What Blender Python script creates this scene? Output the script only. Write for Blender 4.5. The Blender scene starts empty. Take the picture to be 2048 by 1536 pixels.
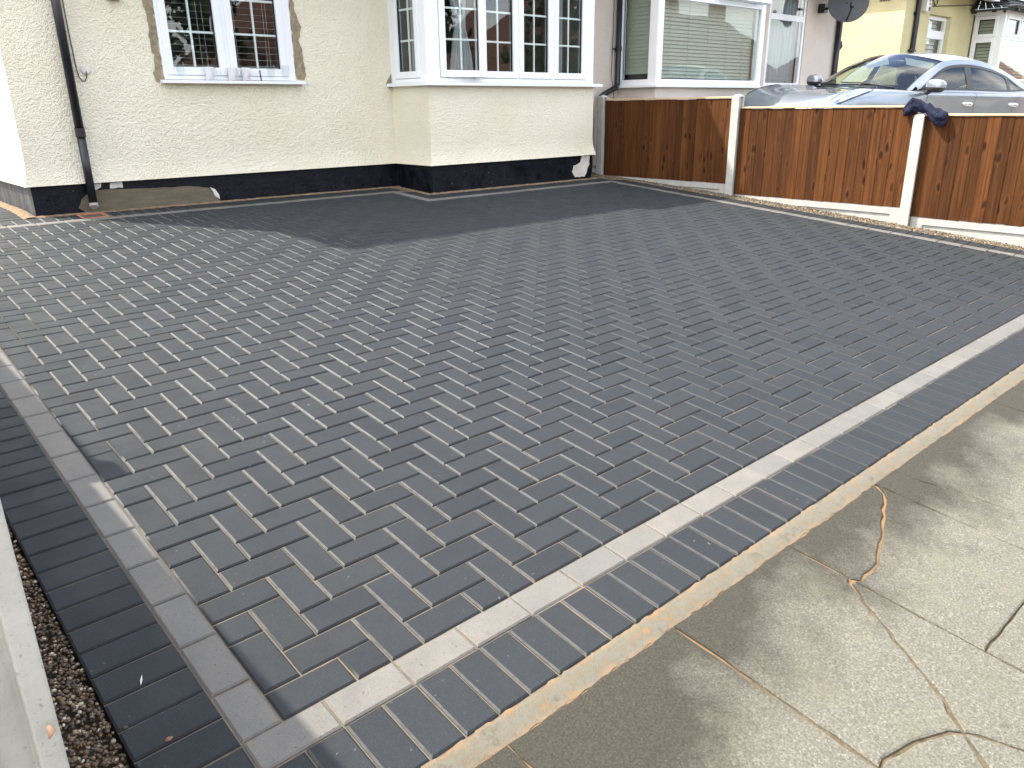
import bpy, bmesh, math, random
import numpy as np
from mathutils import Vector, Matrix

R = math.radians
rng = random.Random(7)
S = bpy.context.scene
COL = S.collection

# ------------------------------------------------------------------ camera
cam = bpy.data.cameras.new('camera')
cam_o = bpy.data.objects.new('camera', cam)
COL.objects.link(cam_o)
CAM_R = ((0.74366, -0.66847, -0.01134), (-0.23203, -0.24214, -0.94209), (0.62701, 0.70322, -0.33517))
CAM_C = (-0.554, -1.428, 1.326)
FPX = 1559.1
m = Matrix.Identity(4)
for i in range(3):
    m[i][0] = CAM_R[0][i]; m[i][1] = -CAM_R[1][i]; m[i][2] = -CAM_R[2][i]; m[i][3] = CAM_C[i]
cam_o.matrix_world = m
cam.sensor_width = 36.0
cam.lens = 36.0 * FPX / 2048.0
cam.clip_start = 0.02
cam.clip_end = 600.0
S.camera = cam_o
S.cycles.transparent_max_bounces = 24
S.cycles.max_bounces = 8

# ------------------------------------------------------------------ light
SUN = Vector((-0.50, 0.59, 1.0)).normalized()          # towards the sun
w = bpy.data.worlds.new('World'); S.world = w; w.use_nodes = True
nt = w.node_tree; N = nt.nodes; L = nt.links
bg = N['Background']
sky = N.new('ShaderNodeTexSky'); sky.sky_type = 'NISHITA'; sky.sun_disc = False
sky.sun_elevation = math.asin(SUN.z); sky.sun_rotation = math.atan2(SUN.x, SUN.y)
sky.dust_density = 2.2; sky.air_density = 0.85
tc = N.new('ShaderNodeTexCoord'); mp = N.new('ShaderNodeMapping'); mp.inputs['Scale'].default_value = (1, 1, 2.2)
no = N.new('ShaderNodeTexNoise'); no.inputs['Scale'].default_value = 2.3; no.inputs['Detail'].default_value = 9; no.inputs['Roughness'].default_value = 0.58
rp = N.new('ShaderNodeValToRGB'); rp.color_ramp.elements[0].position = 0.43; rp.color_ramp.elements[1].position = 0.60
mx = N.new('ShaderNodeMix'); mx.data_type = 'RGBA'
mx.inputs['B'].default_value = (6.6, 6.45, 6.1, 1)
L.new(tc.outputs['Generated'], mp.inputs['Vector']); L.new(mp.outputs[0], no.inputs['Vector'])
L.new(no.outputs['Fac'], rp.inputs['Fac']); L.new(rp.outputs['Color'], mx.inputs['Factor'])
L.new(sky.outputs[0], mx.inputs['A']); L.new(mx.outputs['Result'], bg.inputs['Color'])
bg.inputs['Strength'].default_value = 0.15
sl = bpy.data.lights.new('sun', 'SUN'); sl.energy = 2.3; sl.angle = R(0.9); sl.color = (1.0, 0.935, 0.82)
so = bpy.data.objects.new('sun', sl); COL.objects.link(so)
so.rotation_euler = SUN.to_track_quat('Z', 'Y').to_euler()
so.location = SUN * 30
S.view_settings.view_transform = 'Standard'; S.view_settings.look = 'None'
S.view_settings.exposure = 2.05; S.view_settings.gamma = 1.0; S.view_settings.use_curve_mapping = False

# ------------------------------------------------------------------ materials
class NT:
    """tiny helper for procedural node materials"""
    def __init__(s, name):
        s.m = bpy.data.materials.new(name); s.m.use_nodes = True
        s.t = s.m.node_tree; s.n = s.t.nodes; s.b = s.n['Principled BSDF']; s.out = s.n['Material Output']
        s._tc = None
    def link(s, a, b): s.t.links.new(a, b)
    def new(s, t): return s.n.new(t)
    def co(s, scale=None, rand=0.0):
        if s._tc is None: s._tc = s.new('ShaderNodeTexCoord')
        o = s._tc.outputs['Object']
        if rand:
            oi = s.new('ShaderNodeObjectInfo'); mu = s.new('ShaderNodeMath'); mu.operation = 'MULTIPLY'; mu.inputs[1].default_value = rand
            s.link(oi.outputs['Random'], mu.inputs[0])
            ad = s.new('ShaderNodeVectorMath'); ad.operation = 'ADD'; s.link(o, ad.inputs[0]); s.link(mu.outputs[0], ad.inputs[1]); o = ad.outputs[0]
        if scale:
            mp = s.new('ShaderNodeMapping'); mp.inputs['Scale'].default_value = scale; s.link(o, mp.inputs['Vector']); o = mp.outputs[0]
        return o
    def noise(s, vec, scale, detail=4, rough=0.55, out='Fac'):
        n = s.new('ShaderNodeTexNoise'); n.inputs['Scale'].default_value = scale; n.inputs['Detail'].default_value = detail
        n.inputs['Roughness'].default_value = rough; s.link(vec, n.inputs['Vector']); return n.outputs[out]
    def voro(s, vec, scale, out='Distance', rnd=1.0):
        n = s.new('ShaderNodeTexVoronoi'); n.inputs['Scale'].default_value = scale; n.inputs['Randomness'].default_value = rnd
        s.link(vec, n.inputs['Vector']); return n.outputs[out]
    def ramp(s, fac, stops, interp='LINEAR'):
        r = s.new('ShaderNodeValToRGB'); cr = r.color_ramp; cr.interpolation = interp
        while len(cr.elements) < len(stops): cr.elements.new(0.5)
        for e, (p, c) in zip(cr.elements, stops):
            e.position = p; e.color = (c, c, c, 1) if isinstance(c, (int, float)) else (c[0], c[1], c[2], 1)
        s.link(fac, r.inputs['Fac']); return r.outputs['Color']
    def mix(s, fac, a, b, mode='MIX'):
        x = s.new('ShaderNodeMix'); x.data_type = 'RGBA'; x.blend_type = mode
        for v, k in ((fac, 'Factor'), (a, 'A'), (b, 'B')):
            i = [q for q in x.inputs if q.name == k and (q.type == 'RGBA' or k == 'Factor')][0]
            if isinstance(v, (int, float)): i.default_value = v
            elif isinstance(v, tuple): i.default_value = (v[0], v[1], v[2], 1)
            else: s.link(v, i)
        return [q for q in x.outputs if q.type == 'RGBA'][0]
    def math(s, op, a, b=0.0, clamp=False):
        n = s.new('ShaderNodeMath'); n.operation = op; n.use_clamp = clamp
        for i, v in enumerate((a, b)):
            if isinstance(v, (int, float)): n.inputs[i].default_value = v
            else: s.link(v, n.inputs[i])
        return n.outputs[0]
    def rnd(s):
        oi = s.new('ShaderNodeObjectInfo'); ge = s.new('ShaderNodeNewGeometry')
        a = s.math('ADD', oi.outputs['Random'], ge.outputs['Random Per Island'])
        return s.math('FRACT', a)
    def xyz(s, vec):
        n = s.new('ShaderNodeSeparateXYZ'); s.link(vec, n.inputs[0]); return n.outputs
    def bump(s, h, dist=0.01, strength=1.0):
        b = s.new('ShaderNodeBump'); b.inputs['Distance'].default_value = dist; b.inputs['Strength'].default_value = strength
        s.link(h, b.inputs['Height']); s.link(b.outputs[0], s.b.inputs['Normal'])
    def set(s, color=None, rough=None, metal=None, spec=None, coat=None):
        for v, k in ((color, 'Base Color'), (rough, 'Roughness'), (metal, 'Metallic'), (spec, 'Specular IOR Level'), (coat, 'Coat Weight')):
            if v is None: continue
            if isinstance(v, (int, float)): s.b.inputs[k].default_value = v
            elif isinstance(v, tuple): s.b.inputs[k].default_value = (v[0], v[1], v[2], 1)
            else: s.link(v, s.b.inputs[k])
        return s.m

def plain(name, c, rough=0.5, var=0.12, scale=30, metal=0.0, bump=0.0, coat=None):
    t = NT(name); n = t.noise(t.co(), scale, 4)
    lo = tuple(x * (1 - var) for x in c); hi = tuple(min(1, x * (1 + var)) for x in c)
    col = t.ramp(n, [(0.3, lo), (0.7, hi)])
    if bump: t.bump(t.noise(t.co(), scale * 3, 4), bump)
    return t.set(col, rough, metal, coat=coat)

M = {}
def mat_paver():
    t = NT('charcoal_paver'); o = t.co(); r = t.rnd()
    c = t.ramp(r, [(0.0, (0.0145, 0.0182, 0.0220)), (0.35, (0.0172, 0.0214, 0.0256)), (0.6, (0.0192, 0.0234, 0.0275)), (0.85, (0.0186, 0.0216, 0.0246)), (1.0, (0.0218, 0.0250, 0.0282))])
    geo = t.new('ShaderNodeNewGeometry'); wp = geo.outputs['Position']
    big = t.noise(wp, 1.6, 5, 0.6)
    c = t.mix(t.ramp(big, [(0.48, 0.0), (0.78, 0.35)]), c, (0.027, 0.030, 0.031))          # thin film of jointing sand
    sp = t.noise(wp, 420, 2, 0.7)
    c = t.mix(t.ramp(sp, [(0.3, 0.6), (0.5, 0.0)]), c, (0.007, 0.008, 0.010))
    c = t.mix(t.ramp(sp, [(0.60, 0.0), (0.76, 0.45)]), c, (0.11, 0.105, 0.10))
    wh = t.noise(wp, 55, 2, 0.5); wl = t.noise(wp, 2.2, 2, 0.5)
    k = t.math('MULTIPLY', t.ramp(wh, [(0.70, 0.0), (0.78, 0.5)]), t.ramp(wl, [(0.5, 0.0), (0.62, 1.0)]))
    c = t.mix(k, c, (0.25, 0.25, 0.25))
    t.bump(t.math('ADD', t.noise(wp, 300, 3, 0.7), t.math('MULTIPLY', t.noise(wp, 25, 3), 1.0)), 0.0012)
    return t.set(c, t.ramp(t.noise(wp, 6, 3), [(0.3, 0.66), (0.7, 0.82)]), spec=0.30)
M['paver'] = mat_paver()
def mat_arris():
    # chamfers: pale jointing dust with sunlit brightness painted in over the left half of the drive
    t = NT('sunlit_dusty_paver_edge'); geo = t.new('ShaderNodeNewGeometry'); wp = geo.outputs['Position']; x, y, z = t.xyz(wp)
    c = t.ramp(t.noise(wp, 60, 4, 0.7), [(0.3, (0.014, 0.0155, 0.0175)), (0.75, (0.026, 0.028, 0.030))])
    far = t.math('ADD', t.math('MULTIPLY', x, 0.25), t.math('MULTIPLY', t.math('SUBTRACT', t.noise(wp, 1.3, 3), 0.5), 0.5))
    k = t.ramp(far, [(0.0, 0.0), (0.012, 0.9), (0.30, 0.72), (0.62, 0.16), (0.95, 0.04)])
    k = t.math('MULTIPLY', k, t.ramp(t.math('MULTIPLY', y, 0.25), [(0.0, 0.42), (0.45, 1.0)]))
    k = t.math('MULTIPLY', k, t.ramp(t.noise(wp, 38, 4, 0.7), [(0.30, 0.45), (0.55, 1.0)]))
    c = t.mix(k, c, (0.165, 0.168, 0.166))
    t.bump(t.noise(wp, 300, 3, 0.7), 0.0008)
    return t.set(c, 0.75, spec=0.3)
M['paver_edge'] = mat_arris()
def mat_border():
    t = NT('pale_grey_paver'); r = t.rnd(); geo = t.new('ShaderNodeNewGeometry'); wp = geo.outputs['Position']
    c = t.ramp(r, [(0.0, (0.104, 0.101, 0.091)), (0.35, (0.139, 0.130, 0.114)), (0.65, (0.121, 0.118, 0.107)), (1.0, (0.155, 0.141, 0.123))])
    c = t.mix(t.ramp(t.noise(wp, 9, 4, 0.6), [(0.35, 0.0), (0.7, 0.5)]), c, (0.085, 0.086, 0.083))
    sp = t.noise(wp, 330, 2, 0.7)
    c = t.mix(t.ramp(sp, [(0.62, 0.0), (0.7, 0.5)]), c, (0.30, 0.28, 0.24))
    c = t.mix(t.ramp(t.noise(wp, 170, 2, 0.5), [(0.27, 0.75), (0.36, 0.0)]), c, (0.03, 0.03, 0.03))
    t.bump(t.noise(wp, 260, 3, 0.7), 0.001)
    return t.set(c, 0.75)
M['border'] = mat_border()
def mat_sand():
    t = NT('jointing_sand'); geo = t.new('ShaderNodeNewGeometry'); wp = geo.outputs['Position']
    n = t.noise(wp, 7, 5, 0.65); f = t.noise(wp, 350, 3, 0.7)
    c = t.ramp(n, [(0.30, (0.07, 0.06, 0.048)), (0.5, (0.17, 0.14, 0.10)), (0.72, (0.27, 0.19, 0.12))])
    y = t.xyz(wp)[1]
    k = t.ramp(t.math('MULTIPLY', y, 0.5), [(0.0, 0.0), (0.5, 0.55)])
    c = t.mix(k, c, (0.11, 0.105, 0.095))
    c = t.mix(t.ramp(f, [(0.3, 0.5), (0.55, 0.0)]), c, (0.07, 0.055, 0.04))
    t.bump(f, 0.002)
    return t.set(c, 0.95, spec=0.2)
M['sand'] = mat_sand()
def mat_haunch():
    t = NT('mortar_strip'); wp = t.co()
    n = t.noise(wp, 22, 5, 0.7)
    c = t.ramp(n, [(0.32, (0.105, 0.092, 0.064)), (0.47, (0.145, 0.138, 0.112)), (0.57, (0.135, 0.120, 0.088)), (0.70, (0.21, 0.130, 0.068))])
    f = t.noise(wp, 250, 3, 0.7)
    c = t.mix(t.ramp(f, [(0.3, 0.5), (0.5, 0.0)]), c, (0.15, 0.12, 0.09))
    x, y, z = t.xyz(wp)                       # loose orange sand caught along both edges
    e = t.math('ABSOLUTE', t.math('ADD', y, 0.337)); e = t.math('ADD', t.math('MULTIPLY', e, 14.0), t.math('MULTIPLY', t.noise(wp, 17, 5, 0.7), 0.9))
    c = t.mix(t.ramp(e, [(0.74, 0.0), (1.0, 0.6)]), c, (0.25, 0.155, 0.082))
    t.bump(t.math('ADD', t.noise(wp, 40, 4), f), 0.003)
    return t.set(c, 0.92, spec=0.2)
M['haunch'] = mat_haunch()
def mat_orange_sand():
    t = NT('orange_building_sand'); wp = t.co()
    c = t.ramp(t.noise(wp, 28, 5, 0.7), [(0.3, (0.13, 0.095, 0.062)), (0.6, (0.25, 0.175, 0.112)), (0.75, (0.33, 0.26, 0.185))])
    t.bump(t.noise(wp, 160, 4, 0.7), 0.004)
    return t.set(c, 0.95, spec=0.1)
M['osand'] = mat_orange_sand()
def mat_slab():
    t = NT('weathered_paving_slab'); geo = t.new('ShaderNodeNewGeometry'); wp = geo.outputs['Position']; x, y, z = t.xyz(wp)
    fine = t.noise(wp, 150, 5, 0.8); med = t.noise(wp, 38, 5, 0.7)
    c = t.ramp(fine, [(0.30, (0.045, 0.042, 0.032)), (0.44, (0.108, 0.103, 0.082)), (0.56, (0.165, 0.160, 0.132)), (0.68, (0.30, 0.295, 0.255))])
    c = t.mix(t.ramp(med, [(0.35, 0.45), (0.6, 0.0)]), c, (0.098, 0.093, 0.072))
    c = t.mix(t.ramp(t.noise(wp, 5, 4, 0.6), [(0.5, 0.0), (0.7, 0.35)]), c, (0.155, 0.142, 0.085))    # lichen tint
    # old damp / tyre staining along the drive edge: its own irregular shape
    st = t.noise(wp, 2.4, 5, 0.62)
    d = t.math('ADD', t.math('MULTIPLY', t.math('ADD', y, 0.37), 1.0), t.math('ADD', t.math('MULTIPLY', st, 0.85), t.math('MULTIPLY', t.noise(wp, 24, 5, 0.75), 0.16)))
    left = t.ramp(t.math('MULTIPLY', t.math('ADD', x, 0.35), 0.8), [(0.55, 0.42), (1.0, 0.0)])
    d = t.math('ADD', d, left)
    k = t.ramp(d, [(0.14, 0.0), (0.27, 0.45), (0.42, 0.95)])
    c2 = t.mix(t.ramp(fine, [(0.4, 0.0), (0.72, 0.6)]), (0.026, 0.0235, 0.0168), (0.086, 0.079, 0.061))
    c = t.mix(k, c, c2)
    t.bump(t.math('ADD', fine, med), 0.0025)
    return t.set(c, 0.9, spec=0.3)
M['slab'] = mat_slab()
def mat_dirt():
    t = NT('dirt_filled_joint'); geo = t.new('ShaderNodeNewGeometry'); wp = geo.outputs['Position']; x, y, z = t.xyz(wp)
    n = t.noise(wp, 30, 5, 0.7)
    c = t.ramp(n, [(0.3, (0.06, 0.048, 0.030)), (0.55, (0.135, 0.106, 0.066)), (0.75, (0.19, 0.15, 0.098))])
    k = t.ramp(t.math('ADD', t.math('MULTIPLY', t.math('ADD', y, 0.37), 1.6), t.noise(wp, 6, 4, 0.6)), [(0.05, 0.0), (0.35, 0.9)])
    c = t.mix(k, c, (0.24, 0.145, 0.075))
    t.bump(t.noise(wp, 120, 4, 0.7), 0.004)
    return t.set(c, 0.95, spec=0.1)
M['dirt'] = mat_dirt()
def mat_render(name, c, dirt, sc=58, dist=0.016):
    t = NT(name); o = t.co()
    v = t.noise(o, sc, 3, 0.5); v2 = t.noise(o, sc * 0.45, 2, 0.5); v3 = t.voro(o, sc * 1.25)
    h = t.math('ADD', t.math('MULTIPLY', v, 0.9), t.math('MULTIPLY', v2, 0.9)); h = t.math('SUBTRACT', h, t.math('MULTIPLY', v3, 0.35))
    col = t.ramp(t.noise(o, 1.3, 5, 0.65), [(0.35, dirt), (0.62, c)])
    col = t.mix(t.ramp(v, [(0.22, 0.35), (0.42, 0.0)]), col, tuple(q * 0.72 for q in dirt))
    t.bump(h, dist)
    return t.set(col, 0.75, spec=0.35)
M['cream'] = mat_render('cream_roughcast_render', (0.85, 0.795, 0.635), (0.79, 0.73, 0.565), 84, 0.014)
M['grey_render'] = mat_render('beige_grey_render', (0.66, 0.585, 0.515), (0.60, 0.535, 0.475), 130, 0.006)
M['yellow_render'] = mat_render('yellow_render', (0.66, 0.605, 0.355), (0.58, 0.52, 0.29), 80, 0.012)
def mat_bitumen():
    t = NT('black_bitumen_paint'); o = t.co()
    n = t.noise(o, 7, 6, 0.7); d = t.noise(t.co((60, 60, 14)), 1.0, 4, 0.7)
    c = t.ramp(n, [(0.40, (0.002, 0.0025, 0.006)), (0.62, (0.007, 0.0085, 0.014))])
    c = t.mix(t.ramp(d, [(0.60, 0.0), (0.72, 0.5)]), c, (0.045, 0.047, 0.052))
    c = t.mix(t.ramp(t.noise(o, 42, 3, 0.6), [(0.71, 0.0), (0.74, 0.8)]), c, (0.32, 0.31, 0.29))
    t.bump(t.noise(o, 30, 5), 0.006)
    return t.set(c, t.ramp(n, [(0.35, 0.28), (0.6, 0.65)]), spec=0.22)
M['bitumen'] = mat_bitumen()
def mat_dusty():
    t = NT('dusty_black_plinth'); o = t.co()
    d = t.noise(t.co((6, 6, 2)), 1.6, 6, 0.72)
    c = t.ramp(d, [(0.42, (0.006, 0.0065, 0.008)), (0.58, (0.045, 0.045, 0.043)), (0.75, (0.085, 0.085, 0.08))])
    t.bump(t.noise(o, 35, 5), 0.004)
    return t.set(c, 0.7)
M['dusty'] = mat_dusty()
def mat_cement():
    t = NT('bare_cement_patch'); o = t.co()
    c = t.ramp(t.noise(t.co((5, 5, 22)), 1.2, 5, 0.65), [(0.3, (0.105, 0.087, 0.056)), (0.7, (0.17, 0.143, 0.098))])
    t.bump(t.noise(o, 70, 5, 0.65), 0.006)
    return t.set(c, 0.9)
M['cement'] = mat_cement()
def mat_old_mortar():
    t = NT('old_mortar'); o = t.co()
    c = t.ramp(t.noise(o, 24, 5, 0.7), [(0.3, (0.19, 0.155, 0.095)), (0.55, (0.31, 0.255, 0.165)), (0.72, (0.42, 0.36, 0.25))])
    t.bump(t.noise(o, 80, 5, 0.7), 0.01)
    return t.set(c, 0.95)
M['mortar'] = mat_old_mortar()
M['flake'] = plain('white_flaking_paint', (0.62, 0.59, 0.53), 0.7, 0.18, 14, bump=0.003)
M['upvc'] = plain('white_upvc', (0.79, 0.81, 0.83), 0.28, 0.02, 6)
M['bar'] = plain('white_glazing_bar', (0.82, 0.83, 0.83), 0.4, 0.02, 6)
M['gasket'] = plain('black_gasket', (0.02, 0.02, 0.022), 0.6)
M['pipe'] = plain('black_plastic_pipe', (0.012, 0.013, 0.018), 0.34, 0.3, 9)
M['black'] = plain('black_plastic', (0.014, 0.014, 0.016), 0.45)
def mat_concrete(name, a, b, stain=0.0):
    t = NT(name); o = t.co(rand=9.0)
    c = t.ramp(t.noise(o, 9, 6, 0.65), [(0.3, a), (0.7, b)])
    c = t.mix(t.ramp(t.noise(o, 120, 3, 0.6), [(0.28, 0.6), (0.38, 0.0)]), c, tuple(q * 0.5 for q in a))
    if stain:
        c = t.mix(t.ramp(t.noise(o, 3.1, 5, 0.7), [(0.60, 0.0), (0.70, stain)]), c, (0.14, 0.105, 0.075))
    t.bump(t.noise(o, 150, 4, 0.7), 0.0015)
    return t.set(c, 0.85)
M['concrete'] = mat_concrete('pale_concrete', (0.33, 0.325, 0.295), (0.44, 0.43, 0.40), 0.0)
M['concrete_muddy'] = mat_concrete('muddy_concrete', (0.40, 0.385, 0.335), (0.50, 0.485, 0.43), 0.75)
M['concrete_ground'] = mat_concrete('grey_concrete_ground', (0.21, 0.20, 0.18), (0.29, 0.275, 0.25), 0.3)
M['asphalt'] = plain('asphalt', (0.05, 0.05, 0.052), 0.85, 0.3, 60, bump=0.003)
M['earth'] = plain('bare_earth', (0.10, 0.085, 0.06), 0.95, 0.4, 8, bump=0.01)
M['slate'] = plain('dark_tile', (0.035, 0.037, 0.04), 0.6, 0.35, 9)
def mat_roof(name, a, b):
    t = NT(name); c = t.ramp(t.rnd(), [(0, a), (1, b)])
    c = t.mix(t.ramp(t.noise(t.co(), 4, 5, 0.6), [(0.4, 0.0), (0.7, 0.5)]), c, (0.05, 0.045, 0.035))
    return t.set(c, 0.85)
M['roof'] = mat_roof('brown_roof_tile', (0.12, 0.055, 0.035), (0.19, 0.09, 0.06))
M['brickwork'] = plain('red_brickwork', (0.22, 0.10, 0.07), 0.85, 0.3, 20, bump=0.004)
def mat_board():
    t = NT('brown_stained_board'); oi = t.new('ShaderNodeObjectInfo')
    g = t.co((3, 55, 1.6), rand=31.0); k = t.co((1, 13.0, 5.2), rand=17.0); kd = t.new('ShaderNodeVectorMath'); kd.operation = 'MULTIPLY_ADD'; kd.inputs[1].default_value = (.45, .45, .45); t.link(t.noise(k, 1.7, 3, 0.6, 'Color'), kd.inputs[0]); t.link(k, kd.inputs[2]); k = kd.outputs[0]
    gr = t.noise(g, 1.0, 5, 0.65)
    c = t.ramp(gr, [(0.28, (0.036, 0.0128, 0.0036)), (0.5, (0.070, 0.0268, 0.0074)), (0.74, (0.112, 0.046, 0.0135))])
    tone = t.ramp(oi.outputs['Random'], [(0, (0.72, 0.68, 0.70)), (0.3, (0.95, 0.90, 0.92)), (0.6, (1.12, 1.05, 1.05)), (1, (1.42, 1.36, 1.40))])
    c = t.mix(1.0, c, tone, 'MULTIPLY')
    bl = t.noise(t.co((1, 9, 1.4), rand=5.0), 1.0, 4, 0.7)
    c = t.mix(t.ramp(bl, [(0.52, 0.0), (0.70, 0.6)]), c, (0.032, 0.0105, 0.0032))
    vd = t.voro(k, 1.0)
    vr = t.ramp(t.math('FRACT', t.math('MULTIPLY', t.xyz(t.voro(k, 1.0, 'Color'))[0], 7.0)), [(0.42, 0.0), (0.6, 1.0)])
    kn = t.math('MULTIPLY', t.ramp(vd, [(0.08, 0.95), (0.15, 0.75), (0.30, 0.0)]), vr)
    c = t.mix(kn, c, (0.010, 0.0034, 0.0014))
    c = t.mix(t.math('MULTIPLY', t.ramp(vd, [(0.22, 0.0), (0.30, 0.4), (0.42, 0.0)]), vr), c, (0.115, 0.042, 0.012))
    t.bump(gr, 0.0025)
    return t.set(c, 0.8, spec=0.14)
M['board'] = mat_board()
def mat_pine():
    t = NT('bare_pine'); g = t.noise(t.co((4, 1.5, 60)), 1, 4)
    return t.set(t.ramp(g, [(0.3, (0.36, 0.24, 0.13)), (0.7, (0.58, 0.43, 0.27))]), 0.7)
M['pine'] = mat_pine()
M['black_board'] = plain('black_stained_wood', (0.006, 0.005, 0.0045), 0.75, 0.35, 12)
def mat_gravel(name, stops):
    t = NT(name); c = t.ramp(t.rnd(), stops)
    c = t.mix(t.ramp(t.noise(t.co(), 300, 2), [(0.35, 0.35), (0.6, 0.0)]), c, (0.03, 0.02, 0.012))
    return t.set(c, 0.5, spec=0.5)
M['gravel_dark'] = mat_gravel('wet_brown_gravel', [(0, (0.030, 0.016, 0.007)), (0.3, (0.068, 0.038, 0.018)), (0.55, (0.11, 0.062, 0.028)), (0.72, (0.075, 0.060, 0.045)), (0.84, (0.19, 0.112, 0.045)), (0.92, (0.36, 0.28, 0.18)), (1, (0.62, 0.56, 0.45))])
M['gravel_tan'] = mat_gravel('tan_gravel', [(0, (0.035, 0.024, 0.013)), (0.3, (0.085, 0.060, 0.033)), (0.6, (0.145, 0.107, 0.062)), (0.85, (0.20, 0.157, 0.097)), (1, (0.34, 0.30, 0.225))])
def mat_glass(name, tint=(0.92, 0.95, 0.94), ior=1.52, dark=0.0):
    t = NT(name); t.n.remove(t.b)
    lw = t.new('ShaderNodeLayerWeight'); lw.inputs['Blend'].default_value = 0.5      # Schlick reflectance, the same from both sides
    r0 = ((ior - 1) / (ior + 1)) ** 2
    fr = t.math('ADD', t.math('MULTIPLY', t.math('POWER', lw.outputs['Facing'], 5.0), 1 - r0), r0)
    tr = t.new('ShaderNodeBsdfTransparent'); tr.inputs['Color'].default_value = (*tint, 1)
    gl = t.new('ShaderNodeBsdfGlossy'); gl.inputs['Roughness'].default_value = 0.012; gl.inputs['Color'].default_value = (1, 1, 1, 1)
    wv = t.new('ShaderNodeBump'); wv.inputs['Distance'].default_value = 0.0006
    t.link(t.noise(t.co(), 2.2, 2), wv.inputs['Height']); t.link(wv.outputs[0], gl.inputs['Normal'])
    ms = t.new('ShaderNodeMixShader'); t.link(fr, ms.inputs[0]); t.link(tr.outputs[0], ms.inputs[1]); t.link(gl.outputs[0], ms.inputs[2])
    t.link(ms.outputs[0], t.out.inputs['Surface']); return t.m
M['glass'] = mat_glass('window_glass')
M['car_glass'] = mat_glass('tinted_car_glass', (0.70, 0.78, 0.76), 1.7)
M['car_glass_dark'] = mat_glass('dark_car_glass', (0.30, 0.34, 0.36), 1.7)
M['tumbler'] = mat_glass('clear_tumbler_glass', (0.965, 0.972, 0.975), 1.22)
M['room'] = plain('dim_room_wall', (0.17, 0.16, 0.15), 0.9)
M['slat'] = plain('white_blind_slat', (0.66, 0.66, 0.63), 0.5, 0.03)
M['shutter'] = plain('brown_wood_shutter', (0.13, 0.095, 0.075), 0.6, 0.1)
M['slat_green'] = plain('sage_blind_slat', (0.40, 0.42, 0.35), 0.55, 0.04)
def mat_curtain(name, c):
    t = NT(name); tl = t.new('ShaderNodeBsdfTranslucent'); tl.inputs['Color'].default_value = (*c, 1)
    df = t.b; df.inputs['Base Color'].default_value = (*c, 1); df.inputs['Roughness'].default_value = 0.95
    ms = t.new('ShaderNodeMixShader'); ms.inputs[0].default_value = 0.35
    t.link(df.outputs[0], ms.inputs[1]); t.link(tl.outputs[0], ms.inputs[2]); t.link(ms.outputs[0], t.out.inputs['Surface']); return t.m
M['curtain'] = mat_curtain('white_sheer_curtain', (0.72, 0.73, 0.76))
M['net'] = mat_curtain('net_curtain', (0.58, 0.62, 0.66))
M['cushion'] = plain('white_fabric', (0.68, 0.68, 0.68), 0.9, 0.05)
M['ceramic'] = plain('white_ceramic', (0.74, 0.75, 0.76), 0.18, 0.02)
M['terracotta'] = plain('terracotta', (0.40, 0.15, 0.075), 0.85, 0.2, 30)
M['iron'] = plain('dark_iron', (0.02, 0.018, 0.017), 0.6, 0.3)
def mat_cloth():
    t = NT('navy_cloth'); o = t.co(); n = t.noise(o, 30, 4)
    c = t.ramp(n, [(0.3, (0.006, 0.007, 0.019)), (0.7, (0.013, 0.016, 0.044))])
    t.bump(t.noise(o, 60, 4), 0.006); return t.set(c, 0.85, spec=0.25)
M['cloth'] = mat_cloth()
def mat_paint():
    t = NT('silver_blue_car_paint'); n = t.noise(t.co(), 900, 1)
    return t.set(t.ramp(n, [(0.3, (0.255, 0.285, 0.315)), (0.7, (0.32, 0.35, 0.38))]), 0.36, 0.7, coat=1.0)
M['paint'] = mat_paint()
M['trim'] = plain('black_car_trim', (0.016, 0.017, 0.019), 0.4)
M['rubber'] = plain('tyre_rubber', (0.014, 0.014, 0.014), 0.85)
M['rim'] = plain('alloy_rim', (0.5, 0.5, 0.52), 0.3, 0.05, metal=0.9)
M['chrome'] = plain('chrome', (0.75, 0.76, 0.78), 0.12, 0.02, metal=1.0)
M['seat'] = plain('grey_seat_fabric', (0.06, 0.065, 0.07), 0.9)
M['lens'] = plain('headlight_lens', (0.32, 0.37, 0.43), 0.10, 0.25, 16, metal=0.6, coat=1.0)
M['paper'] = plain('white_card', (0.74, 0.75, 0.72), 0.7, 0.03)
M['dish'] = plain('dark_grey_mesh_dish', (0.045, 0.048, 0.054), 0.5, 0.15)
M['leaf'] = plain('dark_green_leaf', (0.030, 0.048, 0.016), 0.6, 0.4, 3)
M['bark'] = plain('brown_bark', (0.09, 0.065, 0.045), 0.95, 0.3, 12)
M['green_led'] = plain('dark_green_panel', (0.02, 0.045, 0.03), 0.4)
M['stone_brown'] = plain('reddish_chip', (0.25, 0.11, 0.065), 0.8, 0.3, 60)
M['snail'] = plain('pink_mortar', (0.52, 0.30, 0.20), 0.8, 0.2, 60)

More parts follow.
